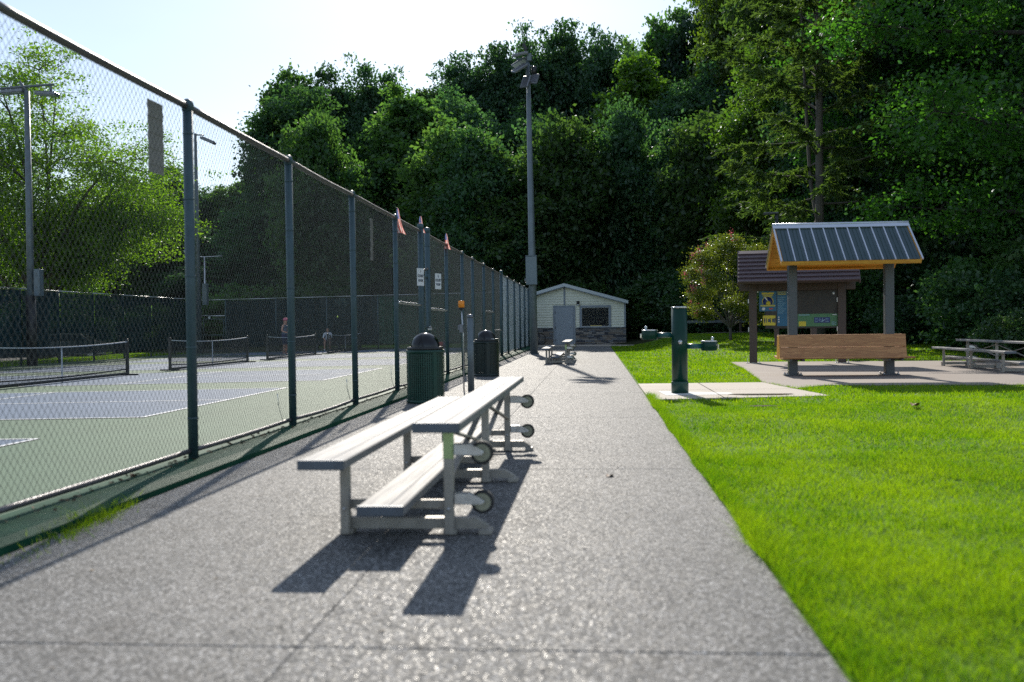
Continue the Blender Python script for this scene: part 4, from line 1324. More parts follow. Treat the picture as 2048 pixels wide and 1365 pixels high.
# =================================================================== SHED
t = thing('park_shed', 'cream sided shed with stone base, grey door and black roller shutter', 'shed', (-1.72, 57.0, .03))
HW, WH, AP, DEP = 3.47, 2.44, 3.42, 7.0
sr = (AP - WH) / HW
m = MB(); m.prism([(-HW, 0), (HW, 0), (HW, WH), (0, AP), (-HW, WH)], .03, DEP, axis='Y'); m.build('wall', MT['shed_cream'], t)
SH = .95
def gable_x(z):
    return HW if z <= WH else max(0.0, (AP - z) / (AP - WH) * HW)
openings = [(-.70, .66, 0, 2.22), (.84, 2.66, .95, 2.22), (-.05, .05, 2.2, 9), (HW - .09, 9, 0, 9), (-9, -HW + .09, 0, 9)]
bh = .148
z = SH + .03
while z < AP - .12:
    za, zb = z, min(z + bh, AP)
    hx0, hx1 = gable_x(za), gable_x(zb)
    cuts = sorted([(a, b) for a, b, c, d in openings if c < zb - .02 and d > za + .02])
    segs, cur = [], -hx0
    for a, b in cuts:
        if a > cur: segs.append((cur, min(a, hx0)))
        cur = max(cur, b)
    if cur < hx0: segs.append((cur, hx0))
    for a, b in segs:
        if b - a < .04: continue
        at = max(a, -hx1) if a > -hx0 + 1e-6 else -hx1
        bt = min(b, hx1) if b < hx0 - 1e-6 else hx1
        at, bt = min(at, b), max(bt, a)
        if bt <= at: bt = at + .002
        m = MB()
        m.add([(a, -.012, za + .004), (b, -.012, za + .004), (bt, .022, zb), (at, .022, zb), (a, .029, za), (b, .029, za), (bt, .029, zb), (at, .029, zb)],
              [(0, 1, 2, 3), (0, 1, 5, 4), (4, 5, 6, 7), (1, 2, 6, 5), (3, 0, 4, 7), (2, 3, 7, 6)])
        m.build('siding_board', MT['shed_cream'], t)
    z += bh
# trims
def trim(name, c, s, mat=MT['shed_grey']):
    m = MB(); m.box(c, s, bev=.006); return m.build(name, mat, t)
trim('trim', (0, -.015, (2.3 + AP) / 2 - .09), (.095, .03, AP - 2.3 - .14))
trim('trim', (HW - .04, -.015, (SH + WH) / 2 - .02), (.10, .05, WH - SH - .02)); trim('trim', (-HW + .04, -.015, (SH + WH) / 2 - .02), (.10, .05, WH - SH - .02))
dr = trim('door_frame', (-.02, -.005, 1.12), (1.26, .06, 2.24))
m = MB(); m.box((-.02, -.035, 1.06), (1.02, .05, 2.10), bev=.006); d = m.build('door', paint('pale blue grey door paint', (.30, .345, .40), .45, 0, .06, 2), t)
m = MB(); m.tube([(.38, -.065, 1.02), (.38, -.10, 1.02), (.28, -.10, 1.02)], .013, 8); m.build('handle', MT['steel'], d)
m = MB()
for z in (.25, .98, 1.85):
    m.box((-.525, -.064, z), (.03, .012, .12))
m.build('hinge', MT['black'], d)
wf = MB()
for c, s in (((1.75, -.005, 2.16), (1.78, .06, .13)), ((1.75, -.005, .98), (1.78, .06, .07)), ((.925, -.005, 1.56), (.13, .06, 1.09)), ((2.575, -.005, 1.56), (.13, .06, 1.09))):
    wf.box(c, s, bev=.006)
w = wf.build('window', MT['shed_grey'], t)
m = MB()
for k in range(14):
    m.box((1.75, -.0, 1.055 + k * .0755), (1.50, .03, .064), bev=.012)
m.build('shutter', MT['shutter'], w)
m = MB(); m.box((1.75, -.045, 1.025), (1.60, .09, .03), bev=.006); m.build('sill', MT['white'], w)
m = MB(); m.box((1.78, -.055, 1.062), (.66, .03, .045), bev=.006); m.build('draught_strip', MT['yellow_card'], w)
m = MB(); m.box((.77, -.03, 2.36), (.16, .05, .26), bev=.01); m.lathe([(.075, 2.30), (.08, 2.34), (.06, 2.46)], (.77, -.1, 0), 14); lm = m.build('wall_lamp', MT['black'], t)
m = MB(); m.lathe([(.055, 2.22), (.06, 2.30)], (.77, -.1, 0), 14); m.build('lamp_lens', MT['lamp_glass'], lm)
# roof slabs, fascia
for s in (-1, 1):
    x0, z0, x1, z1 = 0.0, AP + .02, s * (HW + .14), AP + .02 - sr * (HW + .14)
    m = MB(); m.prism([(x0, z0), (x1, z1), (x1, z1 + .05), (x0, z0 + .05)], -.32, DEP + .3, axis='Y'); m.build('roof', MT['shed_roof'], t)
    m = MB(); m.prism([(x0, z0 - .12), (x1, z1 - .12), (x1, z1 + .055), (x0, z0 + .055)], -.36, -.325, axis='Y'); m.build('fascia_board', MT['shed_roof'], t)
    m = MB(); m.prism([(x0, z0 - .16), (x1 * .97, z1 - .16 + sr * HW * .03), (x1 * .97, z1 - .005), (x0, z0 - .005)], -.318, .0, axis='Y'); m.build('soffit', MT['shed_grey'], t)
trim('ledge', (-2.1, -.06, SH + .012), (2.72, .13, .03)); trim('ledge', (2.08, -.06, SH + .012), (2.76, .13, .03))
# ledgestone base, stone by stone
stone_cols = [(.075, .08, .09), (.13, .135, .15), (.20, .17, .145), (.27, .25, .23), (.05, .055, .07), (.17, .18, .20), (.24, .20, .17)]
SM = [paint('ledgestone', c, .8, 0, .25, 7, .4, 40) for c in stone_cols]
sm = MB(); sm.box((0, 0, 0), (1, 1, 1), bev=.06)
STONES = [sm.mesh('stone', k) for k in SM]
rs = random.Random(5)
for (xa, xb) in ((-HW - .01, -.67), (.63, HW + .02)):
    z = 0.0
    while z < SH - .02:
        h = rs.choice((.05, .065, .08, .095, .11))
        if z + h > SH: h = SH - z
        x = xa
        while x < xb - .02:
            w_ = rs.uniform(.16, .52)
            if xb - x - w_ < .12: w_ = xb - x
            o = obj('stone', rs.choice(STONES), t, (x + w_ / 2, -.012 - rs.uniform(0, .03), z + h / 2))
            o.scale = (w_ - .006, .08, h - .005)
            x += w_
        z += h

# bicycle leaning at the shed
t = thing('bicycle', 'dark bicycle leaning at the shed wall, half hidden by the light pole', 'bicycle', (-3.62, 56.55, .03))
for x in (-.5, .5):
    m = MB(); ring = [(x + .33 * math.cos(a), 0, .34 + .33 * math.sin(a)) for a in np.linspace(0, 2 * math.pi, 33)]
    m.tube(ring, .02, 8, caps=False); w = m.build('wheel', MT['rubber'], t)
    m = MB()
    for k in range(12):
        a = k * math.pi / 6
        m.tube([(x, 0, .34), (x + .31 * math.cos(a), 0, .34 + .31 * math.sin(a))], .003, 4)
    m.lathe([(.025, -.04), (.025, .04)], (x, 0, .34), 10, axis='Y'); m.build('spokes', MT['zinc'], w)
m = MB()
for a, b in (((-.5, .34), (-.08, .32)), ((-.5, .34), (-.2, .75)), ((-.2, .78), (-.08, .32)), ((-.2, .72), (.36, .78)), ((-.08, .32), (.38, .68)), ((.36, .86), (.5, .34))):
    m.tube([(a[0], 0, a[1]), (b[0], 0, b[1])], .018, 8)
m.build('frame', MT['black'], t)
m = MB(); m.tube([(.34, -.26, .98), (.36, 0, .92), (.34, .26, .98)], .014, 8); m.tube([(.36, 0, .86), (.36, 0, .93)], .016, 8); m.build('handlebar', MT['black'], t)
m = MB(); m.box((-.22, 0, .84), (.26, .13, .05), bev=.02); m.tube([(-.2, 0, .75), (-.22, 0, .84)], .014, 8); m.build('saddle', MT['black'], t)

# low rail along the far dirt walk
t = thing('rail_fence', 'low grey timber rail along the far edge of the lawn before the woods', 'fence', (5.0, 55.8, .62))
for k in range(10):
    m = MB(); m.box((k * 3.0, 0, .35), (.12, .12, .8), bev=.01); m.build('post', MT['brown_post'], t)
for k in range(9):
    m = MB(); m.box((k * 3.0 + 1.5, -.08, .62), (2.98, .05, .14), bev=.01); m.build('rail', MT['pole'], t)

# =================================================================== SMALL THINGS ON THE COURT SIDE
# silver car in the lot
t = thing('parked_car', 'silver hatchback seen faintly through the dark windscreen at the left', 'car', (-29.6, 54.0, -.40), R(15))
side = [(-2.0, .25), (-2.05, .62), (-1.9, .86), (-1.45, .95), (-.95, 1.36), (-.2, 1.45), (.75, 1.40), (1.25, 1.02), (2.0, .86), (2.15, .60), (2.1, .25)]
m = MB(); m.prism([p for p in side if p[1] < .96 or True], -.82, .82, axis='Y'); m.build('body', MT['car_paint'], t)
for s in (-1, 1):
    m = MB(); m.prism([(-1.2, .98), (-.85, 1.32), (-.2, 1.38), (.68, 1.34), (1.05, 1.0)], s * .822, s * .835, axis='Y'); m.build('window', MT['car_glass'], t)
    for x in (-1.3, 1.3):
        m = MB(); m.lathe([(.2, -.1), (.32, -.1), (.33, 0), (.32, .1), (.2, .1)], (x, s * .76, .32), 20, axis='Y'); w = m.build('wheel', MT['rubber'], t)
        m = MB(); m.lathe([(.0, -.11), (.2, -.11)], (x, s * .76, .32), 14, axis='Y'); m.build('hub', MT['zinc'], w)
m = MB(); m.add([(1.27, -.7, 1.04), (1.27, .7, 1.04), (.80, .66, 1.40), (.80, -.66, 1.40)], [(0, 1, 2, 3)]); m.build('windscreen', MT['car_glass'], t)
for s in (-1, 1):
    m = MB(); m.box((-2.0, s * .66, .72), (.08, .24, .16), bev=.02); m.build('tail_lamp', MT['lamp_red'], t)
    m = MB(); m.box((2.06, s * .62, .68), (.1, .3, .14), bev=.02); m.build('headlight', MT['lamp_glass'], t)

# black slatted bins by the left fence
def bin_(loc, label, h, w):
    t = thing('equipment_bin', label, 'bin', loc, R(12), 'black slatted bins on the court edge')
    for k in range(6):
        z = .06 + (h - .1) * k / 6
        m = MB(); m.box((0, 0, z + .05), (w, w * .8, (h - .1) / 6 - .03), bev=.01); m.build('slat', MT['bin_black'], t)
    m = MB(); m.box((0, 0, h / 2), (w * .86, w * .7, h * .96)); m.build('core', MT['black'], t)
    m = MB(); m.box((0, 0, h + .02), (w * 1.08, w * .9, .05), bev=.015); m.build('lid', MT['bin_black'], t)
bin_((-18.2, 28.2, court_z(-18.2)), 'black slatted bin at the far left behind the nearest net', .62, .52)
bin_((-18.9, 27.6, court_z(-18.9)), 'taller black slatted bin cut by the left edge of the photo', .92, .5)

# ball in the air
m = MB(); m.lathe([(.036 * math.cos(a), .036 * math.sin(a)) for a in np.linspace(-math.pi / 2, math.pi / 2, 11)], n=16)
o = m.build('pickleball', MT['ball'], None, (-10.3, 39.3, 1.6)); tag(o, 'yellow green ball in the air above the farthest net', 'ball')
# sports bag and folding stool at the back fence
t = thing('sports_bag', 'navy and red sports bag on the ground by the back fence', 'bag', (-8.3, 53.4, court_z(-8.3)))
m = MB(); m.lathe([(.0, -.3), (.13, -.29), (.17, -.22), (.17, .22), (.13, .29), (.0, .3)], (0, 0, .17), 14, axis='X'); m.build('body', MT['navy'], t)
m = MB(); m.lathe([(.175, -.12), (.175, .12)], (0, 0, .17), 14, axis='X'); m.build('panel', MT['red'], t)
m = MB(); m.tube([(-.14, 0, .33), (-.1, 0, .46), (.1, 0, .46), (.14, 0, .33)], .012, 6); m.build('strap', MT['black'], t)

# ---- people: one skinned body each
def person(label, loc, rz, joints, edges, radii, mats, matfn, extras, group=None):
    """body grown from a joint skeleton by the skin modifier"""
    t = thing('person', label, 'person', loc, rz, group)
    me = bpy.data.meshes.new('body')
    names = list(joints)
    me.from_pydata([joints[n] for n in names], [(names.index(a), names.index(b)) for a, b in edges], [])
    o = bpy.data.objects.new('body', me); col.objects.link(o)
    sk = o.modifiers.new('skin', 'SKIN'); sk.use_smooth_shade = True
    sd_ = o.modifiers.new('sub', 'SUBSURF'); sd_.levels = 2; sd_.render_levels = 2
    for i, n in enumerate(names):
        r = radii[n]
        me.skin_vertices[0].data[i].radius = r if hasattr(r, '__len__') else (r, r)
        me.skin_vertices[0].data[i].use_root = (n == 'pelvis')
    dg = bpy.context.evaluated_depsgraph_get()
    em = bpy.data.meshes.new_from_object(o.evaluated_get(dg))
    bpy.data.objects.remove(o)
    em.materials.clear()
    for m in mats: em.materials.append(m)
    for p in em.polygons:
        p.material_index = matfn(p.center); p.use_smooth = True
    b = obj('body', em, t)
    for fn in extras: fn(t)
    return t

STAND = dict(pelvis=(0, 0, .93), waist=(0, 0, 1.06), chest=(.0, -.02, 1.27), neck=(0, -.03, 1.43), head=(0, -.06, 1.55), crown=(0, -.05, 1.64),
             shL=(.16, -.02, 1.36), elL=(.24, -.05, 1.12), wrL=(.17, -.25, 1.02), haL=(.14, -.32, 1.03), shR=(-.16, -.02, 1.36), elR=(-.25, -.02, 1.12), wrR=(-.20, -.24, 1.05), haR=(-.18, -.32, 1.08),
             hiL=(.09, 0, .88), knL=(.11, -.04, .48), anL=(.12, .02, .10), toL=(.13, -.12, .04), hiR=(-.09, 0, .88), knR=(-.11, -.05, .48), anR=(-.12, .0, .10), toR=(-.13, -.14, .04))
SE = [('pelvis', 'waist'), ('waist', 'chest'), ('chest', 'neck'), ('neck', 'head'), ('head', 'crown'), ('chest', 'shL'), ('shL', 'elL'), ('elL', 'wrL'), ('wrL', 'haL'), ('chest', 'shR'), ('shR', 'elR'), ('elR', 'wrR'), ('wrR', 'haR'),
      ('pelvis', 'hiL'), ('hiL', 'knL'), ('knL', 'anL'), ('anL', 'toL'), ('pelvis', 'hiR'), ('hiR', 'knR'), ('knR', 'anR'), ('anR', 'toR')]
SRD = dict(pelvis=(.15, .11), waist=(.125, .09), chest=(.15, .10), neck=.05, head=(.085, .10), crown=(.06, .07), shL=.058, elL=.042, wrL=.03, haL=.035, shR=.058, elR=.042, wrR=.03, haR=.035,
           hiL=.095, knL=.062, anL=.04, toL=.038, hiR=.095, knR=.062, anR=.04, toR=.038)
def cap_fn(mat, c=(0, -.055, 1.60)):
    def f(t):
        m = MB(); m.lathe([(.112, 0), (.112, .03), (.10, .08), (.06, .115), (.0, .125)], c, 18)
        m.prism([(c[0] - .08, c[1] - .09), (c[0] - .06, c[1] - .20), (c[0] + .06, c[1] - .20), (c[0] + .08, c[1] - .09)], c[2] - .0, c[2] + .012); m.build('cap', mat, t)
    return f
def fingers_fn(hands):
    def f(t):
        for h, d in hands:
            m = MB(); h = Vector(h); d = Vector(d).normalized(); sdv = d.cross(Vector((0, 0, 1))).normalized()
            for k, ln in enumerate((.06, .07, .065, .05)):
                b0 = h + sdv * (k - 1.5) * .018
                m.tube([b0, b0 + d * ln * .6, b0 + d * ln + Vector((0, 0, -.02))], [.010, .009, .007], 6)
            m.tube([h + sdv * .03, h + sdv * .06 + d * .03], [.011, .008], 6)
            m.build('hand', MT['skin'], t)
    return f
def paddle_fn(p):
    def f(t):
        m = MB(); p_ = Vector(p); m.tube([p_, p_ + Vector((0, -.02, .13))], .015, 8)
        m.box(p_ + Vector((0, -.03, .25)), (.19, .014, .24), bev=.006); m.build('paddle', MT['navy'], t)
    return f
def mat_stand(c):
    if c.z < .085: return 3
    if .52 < c.z < .98 and abs(c.x) < .24 and c.y > -.17: return 2
    if .98 <= c.z < 1.39 and abs(c.x) < .145 and c.y > -.16: return 1
    return 0
person('player in a pink cap and grey sleeveless top standing behind the third net', (-14.05, 44.2, court_z(-14)), R(75), STAND, SE, SRD,
       [MT['skin'], MT['slate_cloth'], MT['navy'], MT['white_cloth']], mat_stand,
       [cap_fn(MT['pink']), fingers_fn((((.13, -.35, 1.03), (0, -1, 0)), ((-.17, -.35, 1.09), (0, -1, .2)))), paddle_fn((-.17, -.38, 1.08))])
SIT = dict(pelvis=(0, 0, .52), waist=(0, -.01, .66), chest=(0, -.06, .88), neck=(0, -.10, 1.03), head=(0, -.15, 1.14), crown=(0, -.14, 1.23),
           shL=(.17, -.07, .96), elL=(.23, -.18, .72), wrL=(.14, -.38, .62), haL=(.11, -.44, .60), shR=(-.17, -.07, .96), elR=(-.23, -.18, .72), wrR=(-.14, -.38, .62), haR=(-.11, -.44, .60),
           hiL=(.10, -.04, .50), knL=(.14, -.45, .50), anL=(.14, -.42, .10), toL=(.15, -.55, .04), hiR=(-.10, -.04, .50), knR=(-.14, -.45, .50), anR=(-.14, -.42, .10), toR=(-.15, -.55, .04))
def mat_sit(c):
    if c.z < .085: return 3
    if .42 < c.z < .62 and c.y > -.34: return 2
    if .60 <= c.z < .99 and c.y > -.24: return 1
    if c.z > 1.16 and c.y > -.19 or c.z > 1.21: return 4
    return 0
person('seated person in a white shirt beyond the farthest net', (-14.5, 53.2, court_z(-14.5)), R(10), SIT, SE, SRD,
       [MT['skin'], MT['white_cloth'], MT['navy'], MT['white_cloth'], MT['hair']], mat_sit, [fingers_fn((((.10, -.46, .59), (0, -1, -.3)), ((-.10, -.46, .59), (0, -1, -.3))))])
t = thing('court_bench', 'low dark bench under the seated person by the back fence', 'bench', (-14.5, 53.3, court_z(-14.5)))
m = MB(); m.box((0, 0, .40), (1.5, .32, .05), bev=.008); m.build('seat', MT['black'], t)
for x in (-.6, .6):
    m = MB(); m.box((x, 0, .19), (.06, .28, .38), bev=.006); m.build('leg', MT['steel_post'], t)

# fallen leaves on the lawn
for (x, y, s_, lab) in ((4.03, 13.0, .12, 'curled brown fallen leaf lying on the lawn below the shelter'), (.10, 7.55, .05, 'small reddish dead leaf lying on the path near the lawn')):
    m = MB(); n = 8
    zz = lawn_z(x, y) + .05 if x > .8 else .004
    for i in range(n + 1):
        u = i / n; wv = math.sin(math.pi * u) ** .7 * .5
        for v in (-1, 0, 1):
            m.v.append(((u - .5) * s_ * 1.6, v * wv * s_, abs(v) * .35 * s_ * wv + .15 * s_ * math.sin(u * 5)))
    for i in range(n):
        for j in range(2):
            a = i * 3 + j
            m.f.append((a, a + 1, a + 4, a + 3)); m.mi.append(0); m.sm.append(True)
    o = m.build('fallen_leaf', paint('dead brown leaf', (.20, .10, .05), .7, 0, .3, 30), None, (x, y, zz), (0, 0, 1.0)); tag(o, lab, 'leaf')
# =================================================================== TREES AND PLANTS
def unit(a):
    return a / np.maximum(np.linalg.norm(a, axis=1, keepdims=True), 1e-9)

def leaf_quads(rng, centers, size, width=.62, up=.55, jit=.35):
    """rhombic leaves at the given centres, mostly facing up"""
    n = len(centers)
    nm = unit(rng.normal(size=(n, 3)) + np.array([0, 0, up]) * 1.6)
    t = unit(np.cross(nm, rng.normal(size=(n, 3))))
    b = np.cross(nm, t)
    s = size * (1 + jit * rng.uniform(-1, 1, (n, 1)))
    fold = nm * s * .12
    V = np.stack([centers - t * s * .5, centers - b * s * width * .5 + fold, centers + t * s * .5, centers + b * s * width * .5 + fold], 1)
    F = np.arange(4 * n).reshape(-1, 4)
    return V.reshape(-1, 3), F

def crown_points(rng, lobes, ncl, nleaf, rcl, shell=.5, flat=.55):
    """clusters spread through ellipsoid lobes, leaves spread through clusters"""
    P, C, T = [], [], []
    full = ncl
    for (cx, cy, cz, rx, ry, rz, *fr) in lobes:
        ncl = max(3, int(full * fr[0])) if fr else full
        d = unit(rng.normal(size=(ncl, 3)))
        r = (shell + (1 - shell) * rng.uniform(size=(ncl, 1)) ** .6) * rng.uniform(.78, 1.22, (ncl, 1))
        c = d * r * np.array([rx, ry, rz]) + np.array([cx, cy, cz])
        C.append(c)
        k = rng.poisson(nleaf, ncl)
        idx = np.repeat(np.arange(ncl), k)
        o = rng.normal(size=(len(idx), 3)) * rcl * .5 * np.array([1, 1, flat]) * rng.uniform(.6, 1.3, (ncl, 1))[idx]
        P.append(c[idx] + o)
        ct = rng.uniform(0, 1, ncl)[idx]
        T.append(np.clip(.6 * ct + .4 * rng.uniform(size=len(idx)), 0, 1))
    return np.concatenate(P), np.concatenate(C), np.concatenate(T)

def limb_path(a, b, rng, bend=.12, k=6, sag=0.0):
    a, b = np.array(a, float), np.array(b, float)
    L = np.linalg.norm(b - a)
    off = rng.normal(size=3) * bend * L * .5
    pts = []
    for i in range(k + 1):
        u = i / k
        p = a * (1 - u) + b * u + off * math.sin(math.pi * u) + np.array([0, 0, -sag * L * math.sin(math.pi * u)])
        p[2] += .10 * L * (u ** .7 - u) if sag == 0 else 0
        pts.append(tuple(p))
    return pts

def add_twigs(mb, rng, src, centers, r0, r1, every=1):
    src = np.array(src)
    for c in centers[::every]:
        q = src[np.argmin(np.linalg.norm(src - c, axis=1) + .25 * np.abs(src[:, 2] - c[2] + 1))]
        mb.tube(limb_path(q, c, rng, .15, 3), [r0, r0 * .8, r0 * .5, r1], 4, caps=False)

def broad_tree(name, seed, H, crownR, base, nl, ncl, nleaf, leaf, lmat, bmat, trunk_r, rcl, spike=1.0, twig=3, spires=26, vase=False):
    rng = np.random.default_rng(seed)
    lobes = [(0, 0, H * .62, crownR * .45, crownR * .45, H * .30)]
    for i in range(nl):
        u = (i + .5) / nl
        z = base + (H - base) * (.08 + .84 * u)
        env = math.sin(math.pi * min(max(.12 + .86 * u, 0), 1)) ** .6
        if vase:
            env = (.5 + .55 * u) if u < .8 else 1.0 - 2.6 * (u - .8)
        a = i * 2.4 + rng.uniform(-.5, .5)
        rr = crownR * env * rng.uniform(.30, .85)
        s = crownR * rng.uniform(.20, .42)
        lobes.append((rr * math.cos(a), rr * math.sin(a), z, s, s, s * rng.uniform(.9, 1.35) * spike))
    lobes.append((rng.uniform(-.3, .3), rng.uniform(-.3, .3), H - crownR * .35, crownR * .25, crownR * .25, crownR * .38 * spike))
    limbs = list(lobes)
    for i in range(spires):
        a = rng.uniform(0, 6.28); u = rng.uniform(.45, 1.0)
        rr = crownR * math.sin(math.pi * min(.12 + .86 * u, 1)) ** .6 * rng.uniform(.45, .95)
        s = crownR * rng.uniform(.06, .11)
        lobes.append((rr * math.cos(a), rr * math.sin(a), base + (H - base) * (u * .9 + .08) + s, s, s, s * rng.uniform(2.0, 3.6), .30))
    P, C, T = crown_points(rng, lobes, ncl, nleaf, rcl)
    lobes = limbs
    V, F = leaf_quads(rng, P, leaf)
    crown = np_mesh('crown', V, F, lmat, T)
    mb = MB()
    tp = limb_path((0, 0, -.3), (0, 0, H * .9), rng, .02, 8)
    mb.tube(tp, [trunk_r * (1.25 if i == 0 else (1 - i / 9.0)) for i in range(9)], 9)
    src = list(tp[3:])
    for (cx, cy, cz, rx, ry, rz) in lobes[1:]:
        z0 = max(base * .7, cz - math.hypot(cx, cy) * .9 - .5)
        q = np.array(tp); zz = float(np.clip(z0, .5, H * .85))
        ax = np.interp(zz, q[:, 2], q[:, 0]); ay = np.interp(zz, q[:, 2], q[:, 1])
        lp = limb_path((ax, ay, zz), (cx, cy, cz), rng, .12, 5)
        r0 = trunk_r * .42 * (1 - .6 * zz / H)
        mb.tube(lp, [r0 * (1 - .14 * i) for i in range(6)], 6, caps=False)
        src += lp[2:]
    if twig:
        add_twigs(mb, rng, src, C, .035, .012, twig)
    return mb.mesh('trunk', bmat), crown

def plant(name, label, cat, trunk, crown, loc, rz=0.0, s=(1, 1, 1), group=None, part='crown'):
    t = thing(name, label, cat, loc, rz, group)
    t.scale = s if hasattr(s, '__len__') else (s, s, s)
    if trunk: obj('trunk', trunk, t)
    c = obj(part, crown, t)
    return t

# --- prototypes for the woods (nominal 26 m, 15 m and 4 m)
PROTO = []
for k, (lm, sp) in enumerate((('leaf_dark', 1.15), ('leaf_mid', 1.25), ('leaf_dark', .95), ('leaf_mid', 1.05), ('leaf_dark', 1.3))):
    PROTO.append(broad_tree('woods_tree', 20 + k, 26, 6.4, 4, 30, 18, 50, (.40, .46, .36, .50, .42)[k], MT[lm], MT['bark_dark'], .38, 1.1, sp, 4, 34, k % 2 == 0))
BRIGHT = broad_tree('woods_tree', 41, 26, 5.8, 5, 26, 20, 52, .42, MT['leaf_bright'], MT['bark'], .34, 1.1, 1.5, 5)
MIDP = [broad_tree('woods_tree', 51 + k, 13, 4.6, 1.0, 26, 17, 46, (.34, .30)[k], MT['leaf_dark' if k else 'leaf_mid'], MT['bark_dark'], .2, 1.1, 1.1, 0) for k in range(2)]
def shrub(seed, R_, H_, lm, leaf, ncl=40, nleaf=60):
    rng = np.random.default_rng(seed)
    lobes = [(R_ * .5 * math.cos(a), R_ * .5 * math.sin(a), H_ * rng.uniform(.35, .6), R_ * .55, R_ * .55, H_ * .42) for a in (0, 1.3, 2.5, 3.8, 5.0)]
    P, C, T = crown_points(rng, lobes, ncl, nleaf, .5)
    P[:, 2] = np.abs(P[:, 2])
    V, F = leaf_quads(rng, P, leaf)
    crown = np_mesh('foliage', V, F, MT[lm], T)
    mb = MB()
    for c in C[::7]:
        mb.tube(limb_path((c[0] * .15, c[1] * .15, 0), c, rng, .15, 3), [.03, .022, .014, .006], 5, caps=False)
    return mb.mesh('stem', MT['bark_dark']), crown
SHRUB = [shrub(71, 2.0, 3.0, 'leaf_under', .17), shrub(72, 1.8, 2.4, 'leaf_under', .15), shrub(73, 1.9, 3.4, 'leaf_mid', .17)]

rs = random.Random(11)
def woods(lst, label, group):
    for (pi, x, y, h, w) in lst:
        tr, cr = pi
        nom = 26 if pi not in MIDP else 13
        plant('woods_tree', label, 'tree', tr, cr, (x, y, max(ground_z(x, y), -.5) - .1), rs.uniform(0, 6.28), (w, w, h / nom), group)
Pk = lambda: rs.choice(PROTO)
# skyline behind the courts, left to right (x, height picked from the tree line)
rear = []
for (x, y, h) in ((-64, 78, 15), (-56, 88, 13), (-50, 92, 14), (-46, 96, 15), (-42, 95, 17), (-38.5, 100, 15.5), (-35.0, 97, 16), (-70, 100, 17),
                  (-28.8, 94, 25.2), (-25.6, 97, 26), (-22.5, 97, 25.5), (-19.8, 98, 25), (-31, 103, 18), (-24, 104, 24.5)):
    rear.append((Pk(), x, y, h, rs.uniform(.72, .9) * (1 if x < -32 else .86)))
ORD = ['first', 'second', 'third', 'fourth', 'fifth', 'sixth', 'seventh', 'eighth']
def skyline(lst, pattern, group):
    for i, it in enumerate(sorted(lst, key=lambda q: q[1] / q[2])):
        woods([it], pattern % ORD[i], group)
skyline(rear[8:12], '%s tall dark tree from the left in the high clump rising above the court fence', 'woods beyond the courts')
woods(rear[:8] + rear[12:], 'hazy leafy tree low on the skyline behind the courts', 'woods beyond the courts')
mid = []
for (x, y, h) in ((-16.4, 100, 24), (-13.3, 102, 27), (-10.2, 104, 28.5), (-6.6, 103, 30), (-2.8, 105, 30.5), (.8, 103, 29.5), (4.0, 105, 27), (7.6, 102, 30),
                  (-14, 112, 27), (-8, 114, 31), (-2, 115, 31.5), (5, 114, 30), (10.5, 100, 31), (14, 112, 33)):
    mid.append((Pk(), x, y, h, rs.uniform(.74, .92)))
skyline(mid[:8], '%s tall tree from the left along the skyline between the courts and the bright tree', 'woods behind the shed')
woods(mid[8:], 'tall dark tree in the back row of woods behind the shed', 'woods behind the shed')
br = [(BRIGHT, 12.2, 88, 31, .72), (BRIGHT, 15.6, 92, 33, .74), (BRIGHT, 4.2, 90, 23, .9)]
for it, lab in zip(br, ('bright green tall tree on the skyline right of the floodlight pole', 'second bright green tall tree close behind the right of the other bright one', 'lower bright green tree just right of the floodlight pole, below the skyline')):
    woods([it], lab, 'bright trees behind the shed')
right = []
for (x, y, h) in ((18.5, 84, 32), (22, 80, 34), (26, 78, 36), (19, 96, 38), (26, 90, 40), (31, 82, 40), (24, 66, 32), (29, 62, 34), (34, 70, 40), (21, 56, 24), (27, 50, 28), (33, 48, 30)):
    right.append((Pk(), x, y, h, rs.uniform(.8, 1.0)))
woods(right, 'tall dark tree in the deep woods at the right', 'woods at the right')
# lower dark trees filling the wood edge
low = []
for i in range(26):
    x = -50 + i * 2.7 + rs.uniform(-1.2, 1.2)
    y = 87 + rs.uniform(-8, 6)
    h = rs.choice((12, 15, 17, 19, 21)) * rs.uniform(.9, 1.1)
    if x < -28.5: h *= .58
    low.append((Pk(), x, y, h, rs.uniform(.62, .85)))
for i in range(15):
    low.append((MIDP[i % 2], -9 + i * 2.0 + rs.uniform(-.9, .9), 68.5 + rs.uniform(-2.5, 3.5), rs.uniform(11.5, 15.5), rs.uniform(.7, 1.05)))
for i in range(8):
    low.append((MIDP[i % 2], 20 + i * 2.3 + rs.uniform(-.9, .9), 66 + rs.uniform(-4, 5), rs.uniform(9, 14), rs.uniform(.8, 1.1)))
woods(low, 'lower dark tree filling the edge of the woods', 'low trees along the wood edge')
for i in range(44):
    x = -40 + i * 1.9 + rs.uniform(-.5, .5)
    y = 66 + rs.uniform(-1.5, 2.5) if x < 6 else 60.5 + rs.uniform(-1.5, 2)
    p = SHRUB[i % 3]
    s = rs.uniform(.9, 1.5)
    plant('shrub', 'dark leafy shrub at the foot of the woods', 'shrub', p[0], p[1], (x, y, max(ground_z(x, y), -.5)), rs.uniform(0, 6.28), (s * 1.1, s * 1.1, s), 'shrubs at the foot of the woods', 'foliage')

